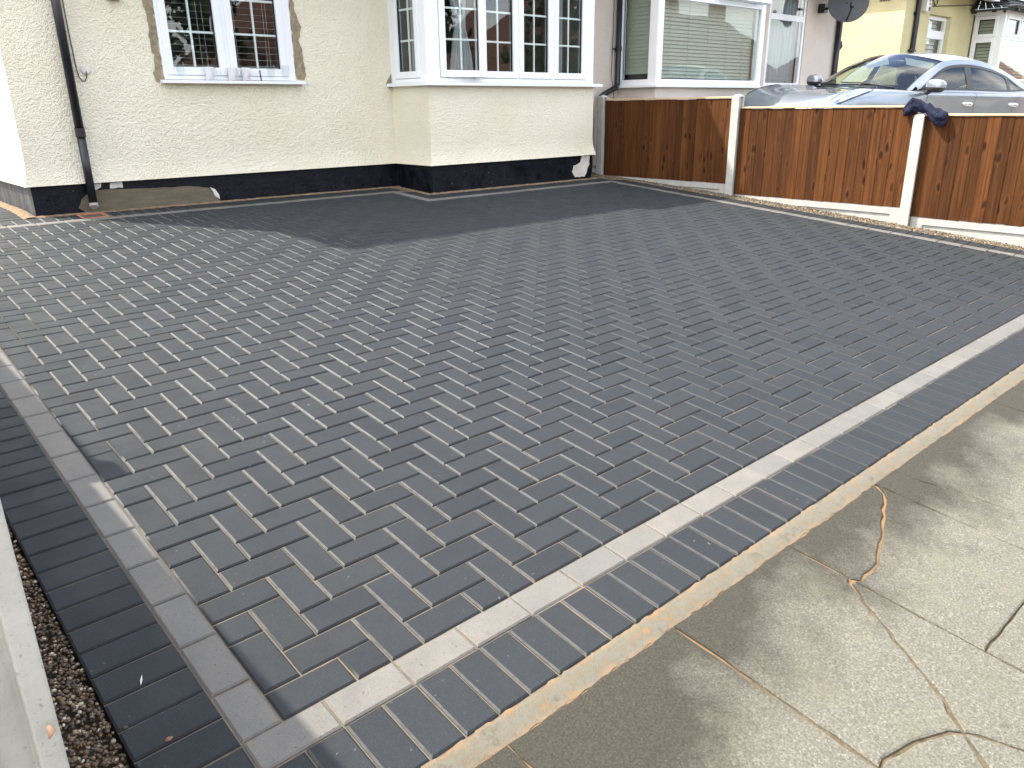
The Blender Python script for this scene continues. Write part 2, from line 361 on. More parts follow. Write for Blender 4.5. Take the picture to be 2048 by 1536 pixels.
# ------------------------------------------------------------------ mesh helpers
class MB:
    def __init__(s): s.v = []; s.f = []
    def add(s, vs, fs):
        b = len(s.v); s.v += [tuple(v) for v in vs]; s.f += [tuple(b + i for i in f) for f in fs]
    def box(s, x0, x1, y0, y1, z0, z1):
        s.add([(x0, y0, z0), (x1, y0, z0), (x1, y1, z0), (x0, y1, z0), (x0, y0, z1), (x1, y0, z1), (x1, y1, z1), (x0, y1, z1)],
              [(0, 3, 2, 1), (4, 5, 6, 7), (0, 1, 5, 4), (1, 2, 6, 5), (2, 3, 7, 6), (3, 0, 4, 7)])
    def hexa(s, p):
        s.add(p, [(0, 3, 2, 1), (4, 5, 6, 7), (0, 1, 5, 4), (1, 2, 6, 5), (2, 3, 7, 6), (3, 0, 4, 7)])
    def bB(s, B, u0, u1, d0, d1, z0, z1):
        s.hexa([B(u0, d1, z0), B(u1, d1, z0), B(u1, d0, z0), B(u0, d0, z0), B(u0, d1, z1), B(u1, d1, z1), B(u1, d0, z1), B(u0, d0, z1)])
    def tube(s, pts, r, n=10, caps=True):
        pts = [Vector(p) for p in pts]; rs = r if isinstance(r, (list, tuple)) else [r] * len(pts)
        b = len(s.v); up = None
        for i, p in enumerate(pts):
            d = (pts[min(i + 1, len(pts) - 1)] - pts[max(i - 1, 0)]).normalized()
            if up is None: up = d.orthogonal().normalized()
            up = (up - d * up.dot(d)).normalized(); q = d.cross(up)
            for k in range(n):
                a = 2 * math.pi * k / n; s.v.append(tuple(p + (up * math.cos(a) + q * math.sin(a)) * rs[i]))
        for i in range(len(pts) - 1):
            for k in range(n):
                k2 = (k + 1) % n; s.f.append((b + i * n + k, b + i * n + k2, b + (i + 1) * n + k2, b + (i + 1) * n + k))
        if caps:
            s.f.append(tuple(b + k for k in range(n))[::-1]); s.f.append(tuple(b + (len(pts) - 1) * n + k for k in range(n)))
    def lathe(s, c, prof, n=20, M4=None):
        b = len(s.v)
        for r, z in prof:
            for k in range(n):
                a = 2 * math.pi * k / n; p = Vector((r * math.cos(a), r * math.sin(a), z))
                if M4: p = M4 @ p
                s.v.append(tuple(Vector(c) + p))
        for i in range(len(prof) - 1):
            for k in range(n):
                k2 = (k + 1) % n; s.f.append((b + i * n + k, b + i * n + k2, b + (i + 1) * n + k2, b + (i + 1) * n + k))
    def grid(s, P):
        h = len(P); wd = len(P[0]); b = len(s.v)
        for row in P: s.v += [tuple(p) for p in row]
        for i in range(h - 1):
            for j in range(wd - 1):
                a = b + i * wd + j; s.f.append((a, a + 1, a + wd + 1, a + wd))
    def mesh(s, name, smooth=False, recalc=True):
        me = bpy.data.meshes.new(name); me.from_pydata(s.v, [], s.f)
        if recalc:
            bm = bmesh.new(); bm.from_mesh(me); bmesh.ops.recalc_face_normals(bm, faces=bm.faces); bm.to_mesh(me); bm.free()
        if smooth: me.polygons.foreach_set('use_smooth', [True] * len(me.polygons))
        me.update(); return me

WM = {}
def put(o, parent=None, world=None):
    """link o; world = its own matrix in the world (identity by default)"""
    COL.objects.link(o)
    W = world if world is not None else Matrix.Identity(4)
    if parent is not None:
        o.parent = parent; o.matrix_parent_inverse = WM[parent.name].inverted()
    o.matrix_basis = W; WM[o.name] = W.copy()
    return o
def build(mb, name, mat, parent=None, smooth=False, bevel=0.0, world=None, recalc=True, sub=0):
    me = mb.mesh(name, smooth, recalc) if isinstance(mb, MB) else mb
    if not me.materials: me.materials.append(M[mat])
    o = put(bpy.data.objects.new(name, me), parent, world)
    if bevel:
        b = o.modifiers.new('bevel', 'BEVEL'); b.width = bevel; b.segments = 2; b.limit_method = 'ANGLE'; b.angle_limit = R(40)
    if sub:
        b = o.modifiers.new('sub', 'SUBSURF'); b.levels = sub; b.render_levels = sub
    return o
def tag(o, label=None, cat=None, group=None, kind=None):
    if label: o['label'] = label
    if cat: o['category'] = cat
    if group: o['group'] = group
    if kind: o['kind'] = kind
    return o
def thing(name, label, cat, loc=(0, 0, 0), group=None, kind=None):
    o = bpy.data.objects.new(name, None); o.empty_display_size = 0.1
    put(o, None, Matrix.Translation(loc)); return tag(o, label, cat, group, kind)
def struct(mb, name, mat, label=None, smooth=False, recalc=True):
    return tag(build(mb, name, mat, None, smooth, recalc=recalc), label, None, None, 'structure')
def dup(root, loc, label=None, rotz=None):
    c = root.copy(); COL.objects.link(c)
    c.location = loc
    if rotz is not None: c.rotation_euler = (0, 0, rotz)
    if label: c['label'] = label
    for ch in list(root.children):
        d = ch.copy(); COL.objects.link(d); d.parent = c
        for g in list(ch.children):
            e = g.copy(); COL.objects.link(e); e.parent = d
    return c
def basis(O, U, Nn):
    O, U, Nn = Vector(O), Vector(U), Vector(Nn)
    return lambda u, d, z: O + U * u + Nn * d + Vector((0, 0, z))
def sstep(a, b, x):
    t = min(1, max(0, (x - a) / (b - a))); return t * t * (3 - 2 * t)

def zg(x, y):
    """lie of the drive (fitted)"""
    yy = min(y, 6.4)
    z = 0.10907 * yy - 0.0037034 * yy * yy + 0.0086039 * x - 0.00176126 * x * yy
    return z
def grad(x, y):
    e = 0.01
    return ((zg(x + e, y) - zg(x - e, y)) / (2 * e), (zg(x, y + e) - zg(x, y - e)) / (2 * e))
def project(x, y, z):
    d = (x - CAM_C[0], y - CAM_C[1], z - CAM_C[2])
    c = [sum(CAM_R[i][k] * d[k] for k in range(3)) for i in range(3)]
    if c[2] < 0.05: return None
    return FPX * c[0] / c[2] + 1024, FPX * c[1] / c[2] + 768, c[2]

# ================================================================== GROUND
def zground(x, y):
    if y < -3.2: return zg(x, -3.2) - 0.13
    return zg(x, y) - 0.09
xs = sorted(set([-150, -80, -40, -25, -16, -12] + [i * 1.0 for i in range(-10, 31)] + [34, 40, 55, 80, 150]))
ys = sorted(set([-150, -80, -45, -30, -22, -16, -12.5, -12] + [i * 0.5 for i in range(-20, 15)] + [8, 10, 14, 20, 30, 50, 90, 150]))
def clampx(x): return max(-8, min(24, x))
mb = MB(); mb.grid([[(x, y, (zg(clampx(x), max(y, -3.2)) - (0.09 if y > -3.3 else 0.30))) for y in ys] for x in xs])
struct(mb, 'ground', 'earth', 'bare earth beneath the paving and gardens', recalc=False)
mb = MB(); mb.grid([[(x, y, zg(clampx(x), -3.2) - 0.13 - 0.015 * abs(y + 6.4)) for y in (-9.6, -8, -6.4, -5, -3.34)] for x in range(-60, 80, 4)])
struct(mb, 'road', 'asphalt', 'dark asphalt road in front of the houses', recalc=False)
mb = MB(); mb.grid([[(x, y, zg(clampx(x), -3.2) - 0.04 + 0.02 * (-9.75 - y)) for y in (-13.0, -11, -9.75)] for x in range(-60, 80, 4)])
struct(mb, 'far_pavement', 'concrete_ground', 'grey pavement on the far side of the road', recalc=False)
mb = MB()
for x in np.arange(-20, 40, 0.9):
    z = zg(clampx(x), -3.25)
    mb.hexa([(x, -3.33, z - .25), (x + .89, -3.33, z - .25), (x + .89, -3.21, z - .25), (x, -3.21, z - .25), (x, -3.33, z - .012), (x + .89, -3.33, z - .012), (x + .89, -3.21, z - .004), (x, -3.21, z - .004)])
struct(mb, 'kerb', 'concrete_ground', 'row of concrete kerb stones along the road')

# ================================================================== DRIVEWAY
def xr(y):
    """inner edge of the right-hand pale course"""
    return 6.735 + 0.0265 * (y - 2.55) ** 2 if y < 2.55 else 6.735 + 0.0165 * (y - 2.55) ** 2
YB, YBAY, XBAY = 5.63, 5.005, 4.095      # inner edges of the back courses
# bed of jointing sand (recessed below the brick tops)
mb = MB()
gx = np.arange(-0.297, 7.34, 0.15); gy = np.arange(-0.305, 9.0, 0.15)
mb.grid([[(x, y, zg(x, y) - 0.0065) for y in gy] for x in gx])
drive = struct(mb, 'driveway', 'sand', 'herringbone block paved driveway with pale grey border courses', recalc=False)

def brick_mesh(lx, ly, name, ch=0.0052, dp=0.0045, gap=0.0022, depth=0.05):
    a, b = lx / 2 - gap, ly / 2 - gap; q = MB(); r = 0.0
    v = [(-a, -b), (a, -b), (a, b), (-a, b)]
    vi = [(-a + ch, -b + ch), (a - ch, -b + ch), (a - ch, b - ch), (-a + ch, b - ch)]
    P = [(x, y, -depth) for x, y in v] + [(x, y, -dp) for x, y in v] + [(x, y, 0) for x, y in vi]
    F = [(8, 9, 10, 11)]
    for i in range(4):
        j = (i + 1) % 4; F += [(i, j, 4 + j, 4 + i), (4 + i, 4 + j, 8 + j, 8 + i)]
    q.add(P, F); return q
MESH = {}
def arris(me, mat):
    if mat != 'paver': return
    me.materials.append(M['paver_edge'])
    for i, p in enumerate(me.polygons): p.material_index = 1 if (i % 9) == 8 else 0        # dust and painted sunlight on the sun-facing chamfer only
def bm_get(lx, ly, mat, name, **k):
    key = (round(lx, 3), round(ly, 3), mat, name)
    if key not in MESH:
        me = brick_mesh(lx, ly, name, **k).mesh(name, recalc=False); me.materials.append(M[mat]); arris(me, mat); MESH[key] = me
    return MESH[key]
def frame_at(x, y, rot=0.0, jz=0.0012, jt=0.006):
    gx_, gy_ = grad(x, y); gx_ += rng.uniform(-jt, jt); gy_ += rng.uniform(-jt, jt)
    n = Vector((-gx_, -gy_, 1)).normalized(); u = Vector((math.cos(rot), math.sin(rot), 0)); u = (u - n * u.dot(n)).normalized(); v = n.cross(u)
    mm = Matrix.Identity(4); p = (x, y, zg(x, y) + rng.uniform(-jz, jz))
    for i in range(3): mm[i][0] = u[i]; mm[i][1] = v[i]; mm[i][2] = n[i]; mm[i][3] = p[i]
    return mm
def area_px(cx, cy, lx, ly):
    q = project(cx, cy, zg(cx, cy))
    if q is None: return 0
    u, v, d = q
    if not (-30 < u < 2078 and -30 < v < 1566): return 0
    c = [project(cx + sx * lx / 2, cy + sy * ly / 2, zg(cx + sx * lx / 2, cy + sy * ly / 2)) for sx, sy in ((-1, -1), (1, -1), (1, 1), (-1, 1))]
    if any(k is None for k in c): return 0
    return abs(sum(c[i][0] * c[(i + 1) % 4][1] - c[(i + 1) % 4][0] * c[i][1] for i in range(4))) / 2
def lay(bricks, name, mat, limit=300, rest=None, **k):
    """bricks: (cx, cy, lx, ly, rot). The largest in view become single parts, the rest one stuff part"""
    bricks = sorted(bricks, key=lambda b: -area_px(*b[:4]))
    for (cx, cy, lx, ly, rot) in bricks[:limit]:
        me = bm_get(lx, ly, mat, name, **k)
        o = bpy.data.objects.new(name, me); put(o, drive, frame_at(cx, cy, rot + rng.uniform(-.004, .004)))
    if bricks[limit:]:
        mb = MB()
        for (cx, cy, lx, ly, rot) in bricks[limit:]:
            q = brick_mesh(lx, ly, name, **k); mm = frame_at(cx, cy, rot + rng.uniform(-.004, .004))
            mb.add([mm @ Vector(p) for p in q.v], q.f)
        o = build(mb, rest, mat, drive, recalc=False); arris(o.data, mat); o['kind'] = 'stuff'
# herringbone field
fld = []
def clip_add(x0, x1, y0, y1):
    """cut a brick to the field outline"""
    rects = [(x0, x1, y0, y1)]
    out = []
    for (a, b, c, d) in rects:
        if (a + b) / 2 > XBAY: d = min(d, YBAY) if a >= XBAY - 1e-6 else d
        a = max(a, 0.0)
        cy = (c + d) / 2
        b = min(b, xr(max(0, min(5, cy))))
        if b <= a or d <= c: continue
        if a < XBAY < b and d > YBAY:
            if c < YBAY:
                out.append((a, b, c, YBAY)); out.append((a, XBAY, YBAY, min(d, YB)))
            else: out.append((a, XBAY, c, min(d, YB)))
        elif a >= XBAY: out.append((a, b, c, min(d, YBAY)))
        else: out.append((a, b, c, min(d, YB)))
    for (a, b, c, d) in out:
        if b - a > 0.025 and d - c > 0.025: fld.append(((a + b) / 2, (c + d) / 2, b - a, d - c, 0.0))
def passage_add(x0, x1, y0, y1):
    a, b, c, d = max(x0, 0), min(x1, 0.57), max(y0, 5.73), min(y1, 8.9)
    if b - a > 0.025 and d - c > 0.025: fld.append(((a + b) / 2, (c + d) / 2, b - a, d - c, 0.0))
for j in range(-1, 90):
    for i in range(-2, 70):
        k = (i - j + 1) % 4
        if k == 1: rc = (i * .1, i * .1 + .2, j * .1, j * .1 + .1)
        elif k == 0: rc = (i * .1, i * .1 + .1, j * .1, j * .1 + .2)
        else: continue
        rc = (rc[0], rc[1], max(0.0, rc[2]), rc[3])
        if rc[3] <= 0.02: continue
        if rc[2] < YB: clip_add(*rc)
        if rc[3] > 5.73: passage_add(*rc)
lay(fld, 'paving_brick', 'paver', 300, 'paving_bricks')
# pale courses
pale = []
x = -0.1
while x < xr(0) + 0.1:                                  # front
    e = min(x + 0.2, xr(0) + 0.1); pale.append(((x + e) / 2, -0.05, e - x, 0.1, 0)); x += 0.2
y = 0.0; first = 0.167
while y < 8.8:                                          # left
    e = y + (first if y == 0.0 else 0.2); pale.append((-0.05, (y + e) / 2, 0.1, e - y, 0)); y = e
x = 0.0
while x < XBAY + 0.1 - 1e-6:                            # back, main wall
    e = min(x + 0.2, XBAY + 0.1); pale.append(((x + e) / 2, YB + .05, e - x, 0.1, 0)); x += 0.2
y = YBAY + 0.1
while y < YB - 1e-6:                                    # return to the bay
    e = min(y + 0.2, YB); pale.append((XBAY + .05, (y + e) / 2, 0.1, e - y, 0)); y += 0.2
x = XBAY
while x < xr(4.95) + 0.1 - 1e-6:                        # in front of the bay
    e = min(x + 0.2, xr(4.95) + 0.1); pale.append(((x + e) / 2, YBAY + .05, e - x, 0.1, 0)); x += 0.2
y = 0.0
def slope_r(y): return math.atan2(xr(y + .05) - xr(y - .05), 0.1)
while y < YBAY:                                         # right, following its slight curve
    e = min(y + 0.2, YBAY); cy = (y + e) / 2; pale.append((xr(cy) + .05, cy, 0.1, e - y, -slope_r(cy))); y += 0.2
pale += [(0.47, YB + .16 + .1 * k, 0.2, 0.1, 0) for k in range(2)]
lay(pale, 'border_brick', 'border', 300, 'border_bricks')
# dark soldier courses
edg = []
for k in range(76): edg.append((-0.25 + k * 0.1003, -0.2, 0.1003, 0.2, 0)) if k >= 2 else None
for k in range(-3, 90): edg.append((-0.2, 0.05 + k * 0.1003 - 0.003, 0.2, 0.1003, 0)) if k >= -1 else None
edg += [(-0.2, -0.155, 0.2, 0.1, 0), (-0.2, -0.255, 0.2, 0.1, 0)]
for k in range(34): edg.append((0.92 + k * 0.1, YB + .1 + .1, 0.1, 0.2, 0)) if 0.92 + k * .1 < XBAY + .2 and not (1.14 < 0.92 + k * .1 < 1.36) else None
edg += [(0.62 + k * 0.1, YB + .2, 0.1, 0.2, 0) for k in range(3)]
for k in range(4): edg.append((XBAY + .2, YBAY + .15 + k * 0.1 + .1, 0.2, 0.1, 0))
for k in range(29): edg.append((XBAY + .15 + k * 0.1, YBAY + .2, 0.1, 0.2, 0)) if XBAY + .15 + k * .1 < 7.0 else None
for k in range(52):
    cy = -0.05 + k * 0.1; edg.append((xr(max(0, cy)) + .2, cy, 0.2, 0.1, -slope_r(max(0.05, cy))))
for k in range(30): edg.append((0.67, YB + .36 + k * 0.1, 0.2, 0.1, 0))
lay(edg, 'edging_brick', 'paver', 300, 'edging_bricks')

# mortar haunch along the pavement, and the sand fillets against the walls
def strip(name, mat, pts0, pts1, h0, h1, parent, n=60, jit=0.006, hump=0.006):
    mb = MB(); P = []
    for i in range(n + 1):
        t = i / n
        a = Vector((pts0[0][0] + (pts0[1][0] - pts0[0][0]) * t, pts0[0][1] + (pts0[1][1] - pts0[0][1]) * t, 0))
        b = Vector((pts1[0][0] + (pts1[1][0] - pts1[0][0]) * t, pts1[0][1] + (pts1[1][1] - pts1[0][1]) * t, 0))
        row = []
        for k in range(6):
            s = k / 5; p = a.lerp(b, s)
            if k in (0, 5): p += Vector((rng.uniform(-jit, jit), rng.uniform(-jit, jit), 0))
            row.append((p.x, p.y, zg(p.x, p.y) + h0 + (h1 - h0) * s + hump * math.sin(math.pi * s) + rng.uniform(-.0015, .0015) - (0.02 if k in (0, 5) and hump > .004 else 0)))
        P.append(row)
    mb.grid(P); return build(mb, name, mat, parent, smooth=True, recalc=False)
strip('mortar_strip', 'haunch', [(-0.46, -.302), (7.2, -.302)], [(-0.46, -.372), (7.2, -.372)], -0.002, -0.006, drive, 420, 0.005, 0.003)
for a, b, c, d in (((0.87, 5.985), (4.43, 5.985), (0.80, 5.952), (4.40, 5.952)), ((4.385, 6.0), (4.385, 5.34), (4.325, 5.95), (4.325, 5.3)), ((4.40, 5.365), (6.95, 5.365), (4.33, 5.318), (6.95, 5.325)), ((0.845, 8.9), (0.845, 5.96), (0.765, 8.9), (0.765, 5.95))):
    strip('sand_fillet', 'osand', [a, b], [c, d], 0.007, -0.004, drive, 90, 0.011, 0.0035)
# gully by the downpipe
gt = thing('drain_gully', 'terracotta framed drain grate in the paving under the black downpipe', 'drain', (1.25, 5.87, zg(1.25, 5.87)))
def zbox(mb, x0, x1, y0, y1, lo, hi):
    mb.hexa([(x0, y0, zg(x0, y0) + lo), (x1, y0, zg(x1, y0) + lo), (x1, y1, zg(x1, y1) + lo), (x0, y1, zg(x0, y1) + lo), (x0, y0, zg(x0, y0) + hi), (x1, y0, zg(x1, y0) + hi), (x1, y1, zg(x1, y1) + hi), (x0, y1, zg(x0, y1) + hi)])
mb = MB()
for q in ((1.150, 1.350, 5.725, 5.737), (1.150, 1.350, 5.925, 5.937), (1.150, 1.162, 5.737, 5.925), (1.338, 1.350, 5.737, 5.925)): zbox(mb, *q, -.05, .004)
build(mb, 'frame', 'terracotta', gt)
mb = MB(); zbox(mb, 1.163, 1.337, 5.738, 5.924, -.05, -.024)
for k in range(7): zbox(mb, 1.168 + k * .024, 1.178 + k * .024, 5.738, 5.924, -.0235, -.006)
build(mb, 'grate', 'iron', gt)

# ================================================================== PAVEMENT
pv = MB(); pv.grid([[(x, y, zg(clampx(x), y) - 0.0075) for y in np.arange(-3.21, -0.36, 0.1675)] for x in np.arange(-12, 30, 0.3)])
pave = struct(pv, 'pavement', 'dirt', 'cracked concrete slab pavement in front of the driveway', recalc=False)
def poly_slab(poly, name='paving_slab', gap=0.004, jit=0.0032, tilt=0.003, fine=True):
    P = [Vector((p[0], p[1])) for p in poly]
    if fine:
        Q = []; gap *= .8
        for i, p in enumerate(P):
            q = P[(i + 1) % len(P)]; n = max(1, int((q - p).length / 0.05))
            for k in range(n): Q.append(p.lerp(q, k / n))
        P = Q
    ar = sum(P[i].x * P[(i + 1) % len(P)].y - P[(i + 1) % len(P)].x * P[i].y for i in range(len(P)))
    if ar < 0: P.reverse()
    n = len(P); ins = []
    for i in range(n):
        a, b, c = P[i - 1], P[i], P[(i + 1) % n]
        e1 = (b - a).normalized(); e2 = (c - b).normalized(); nn = Vector((-(e1.y + e2.y), e1.x + e2.x))
        nn = nn.normalized() if nn.length > 1e-6 else Vector((-e1.y, e1.x))
        ins.append((b, nn))
    o1 = [b + nn * (gap + rng.uniform(-jit, jit)) for b, nn in ins]
    o2 = [p + nn * (0.003 + rng.uniform(0, .002)) for p, (b, nn) in zip(o1, ins)]
    cx = sum(p.x for p in P) / n; cy = sum(p.y for p in P) / n
    ta, tb, tz = rng.uniform(-tilt, tilt), rng.uniform(-tilt, tilt), rng.uniform(-.001, .002)
    zz = lambda p: zg(clampx(p.x), p.y) + (p.x - cx) * ta + (p.y - cy) * tb + tz
    mb = MB()
    V = [(p.x, p.y, zz(p) - .04) for p in o1] + [(p.x, p.y, zz(p) - .003) for p in o1] + [(p.x, p.y, zz(p)) for p in o2]
    F = [tuple(2 * n + i for i in range(n))]
    for i in range(n):
        j = (i + 1) % n; F += [(i, j, n + j, n + i), (n + i, n + j, 2 * n + j, 2 * n + i)]
    mb.add(V, F); return build(mb, name, 'slab', pave, recalc=False)
XJ = [-0.255, .36, .975, 1.58, 2.20, 2.83, 3.42, 4.03, 4.64, 5.25]
def jag(pts, a=.0055, step=.031):
    out = [pts[0]]
    for p, q in zip(pts, pts[1:]):
        p, q = Vector(p), Vector(q); n = max(1, int((q - p).length / step)); nn = Vector((-(q - p).y, (q - p).x)).normalized()
        for k in range(1, n + 1):
            r = p.lerp(q, k / n)
            if k < n: r = r + nn * rng.uniform(-a, a)
            out.append((r.x, r.y))
    return out
A = [(2.17, -.423), (2.10, -.458), (2.023, -.493), (1.95, -.515), (1.879, -.549), (1.785, -.579), (1.73, -.60), (1.678, -.608), (1.6, -.609)]
Bk = [(1.561, -.593), (1.528, -.643), (1.482, -.70), (1.42, -.792), (1.395, -.84), (1.357, -.892), (1.329, -.935), (1.274, -.993), (1.236, -1.039)]
Ck = [(.975, -.952), (1.005, -.951), (1.061, -.961), (1.113, -.974), (1.155, -.992), (1.211, -1.017), (1.236, -1.039)]
A, Bk, Ck = jag(A), jag(Bk, .006), jag(Ck)
poly_slab([(.975, -.37), (1.58, -.37), (1.58, -.585)] + Bk + Ck[::-1][1:], gap=.0068)
poly_slab([(1.58, -.60)] + [(1.58, -1.57), (1.45, -1.57), (1.36, -1.30), (1.297, -1.152), (1.256, -1.068)] + Bk[::-1], gap=.0068)
poly_slab([(1.236, -1.039), (1.256, -1.068), (1.297, -1.152), (1.36, -1.30), (1.45, -1.57), (1.05, -1.57), (1.10, -1.28), (1.172, -1.114)], gap=.0068)
poly_slab(Ck + [(1.172, -1.114), (1.10, -1.28), (1.05, -1.57), (.975, -1.57)], gap=.0068)
poly_slab([(1.58, -.585), (1.58, -.37), (2.20, -.37)] + A, gap=.0068)
poly_slab([(1.58, -.60)] + A[::-1] + [(2.20, -.385), (2.20, -.97), (1.58, -.97)], gap=.005)
poly_slab([(2.20, -.37), (2.353, -.37), (2.373, -.489), (2.412, -.617), (2.433, -.76), (2.47, -.97), (2.20, -.97)], gap=.004)
poly_slab([(2.353, -.37), (2.83, -.37), (2.83, -.97), (2.47, -.97), (2.433, -.76), (2.412, -.617), (2.373, -.489)], gap=.003)
YR = [-.37, -.97, -1.57, -2.17, -2.77, -3.2]
for r in range(5):
    for i in range(-16, 40):
        a = XJ[i] if 0 <= i < len(XJ) else (-.255 + .61 * i if i < 0 else 5.25 + .61 * (i - len(XJ) + 1))
        b = XJ[i + 1] if 0 <= i + 1 < len(XJ) else (-.255 + .61 * (i + 1) if i + 1 < 0 else 5.25 + .61 * (i + 1 - len(XJ) + 1))
        c = (a + b) / 2
        if r == 0 and .97 < c < 2.84: continue
        if r == 1 and .97 < c < 1.59: continue
        near = -1.3 < c < 5.5 and r < 3
        poly_slab([(a, YR[r + 1]), (b, YR[r + 1]), (b, YR[r]), (a, YR[r])], gap=.0052, fine=near)

# ================================================================== GRAVEL
def pebbles(name, mat, n, xf, y0, y1, r0, r1, zoff, label, layers=1.0):
    bm = bmesh.new(); bmesh.ops.create_icosphere(bm, subdivisions=1, radius=1.0)
    bv = np.array([v.co[:] for v in bm.verts]); bf = np.array([[v.index for v in f.verts] for f in bm.faces]); bm.free()
    rr = np.random.RandomState(3); V = np.zeros((n, len(bv), 3), np.float32)
    for i in range(n):
        y = rr.uniform(y0, y1); xa, xb = xf(y); x = rr.uniform(xa, xb)
        sc = rr.uniform(r0, r1) * np.array([1.0, rr.uniform(.65, 1.0), rr.uniform(.5, .8)])
        q = bv * (1 + rr.uniform(-.16, .16, (len(bv), 1))) * sc
        a, b = rr.uniform(0, 6.28), rr.uniform(-.6, .6)
        ca, sa, cb, sb = math.cos(a), math.sin(a), math.cos(b), math.sin(b)
        q = q @ np.array([[1, 0, 0], [0, cb, -sb], [0, sb, cb]]).T @ np.array([[ca, -sa, 0], [sa, ca, 0], [0, 0, 1]]).T
        V[i] = q + np.array([x, y, zg(x, y) + zoff + rr.uniform(-.006, .004)])
    F = (bf[None] + (np.arange(n) * len(bv))[:, None, None]).reshape(-1, 3)
    me = bpy.data.meshes.new(name); me.from_pydata(V.reshape(-1, 3).tolist(), [], F.tolist())
    me.polygons.foreach_set('use_smooth', [True] * len(me.polygons)); me.materials.append(M[mat])
    o = put(bpy.data.objects.new(name, me)); tag(o, label, None, None, 'stuff'); return o
pebbles('gravel', 'gravel_dark', 6500, lambda y: (-.455, -.302), -0.42, 2.2, .0042, .0085, -.016, 'dark brown pea gravel between the left edging and the concrete post')
pebbles('gravel', 'gravel_dark', 2500, lambda y: (-.455, -.302), 2.2, 6.0, .006, .012, -.016, 'dark brown gravel along the left fence')
pebbles('gravel', 'gravel_tan', 11000, lambda y: (xr(min(max(y, 0), 5)) + .303, 7.30), -0.35, 5.75, .006, .0125, -.006, 'tan gravel strip under the brown fence')

# ================================================================== FENCE (right)
XF = 7.33
def post_mesh(h, w=0.095, d=0.105):
    q = MB(); s = 0.027; sl = 0.024           # slotted concrete post: fence runs along y
    a, b = w / 2, d / 2
    pr = [(-b, -a), (b, -a), (b, -s), (b, -s)]
    out = [(-b, -a), (-s, -a), (-s, -a + sl), (s, -a + sl), (s, -a), (b, -a), (b, a), (s, a), (s, a - sl), (-s, a - sl), (-s, a), (-b, a)]
    n = len(out)
    V = [(x, y, -0.35) for x, y in out] + [(x, y, h) for x, y in out]
    F = [(i, (i + 1) % n, n + (i + 1) % n, n + i) for i in range(n)]
    q.add(V, F)
    q.add([(-b, -a, h), (b, -a, h), (b, a, h), (-b, a, h), (-b + .022, -a + .022, h + .018), (b - .022, -a + .022, h + .018), (b - .022, a - .022, h + .018), (-b + .022, a - .022, h + .018), (0, 0, h + .028)],
          [(0, 1, 5, 4), (1, 2, 6, 5), (2, 3, 7, 6), (3, 0, 4, 7), (4, 5, 8), (5, 6, 8), (6, 7, 8), (7, 4, 8)])
    return q
POSTS = [(5.605, 1.425, 0.45, 'pale concrete fence post nearest the cream house, in shade'),
         (3.645, 1.402, 0.36, 'sunlit concrete fence post between the shaded panel and the middle panel'),
         (1.695, 1.205, 0.20, 'concrete fence post with the navy jacket hung over its top'),
         (-0.235, 1.05, -0.02, 'concrete fence post at the street end of the brown fence')]
for (y, zt, zb, lab) in POSTS:
    t = thing('concrete_post', lab, 'fence post', (XF - .012, y, zb), 'concrete posts of the right fence')
    build(post_mesh(zt - zb), 'shaft', 'concrete', t, bevel=.004, world=Matrix.Translation((XF - .012, y, zb)))
PANELS = [(5.555, 3.695, 1.405, 0.475, 'shaded brown feather-edge fence panel nearest the house', 19),
          (3.595, 1.745, 1.297, 0.368, 'sunlit brown fence panel between the two concrete posts in front of the silver car', 18),
          (1.645, -0.185, 1.222, 0.292, 'brown fence panel nearest the street, right of the navy jacket', 18)]
def board_mesh(wd, h):
    q = MB(); hw = wd / 2          # wedge: thick edge towards -y, outer face towards -x
    q.hexa([(-.015, -hw, 0), (0, -hw, 0), (0, hw, 0), (-.004, hw, 0), (-.015, -hw, h), (0, -hw, h), (0, hw, h), (-.004, hw, h)])
    me = q.mesh('board'); me.materials.append(M['board']); return me
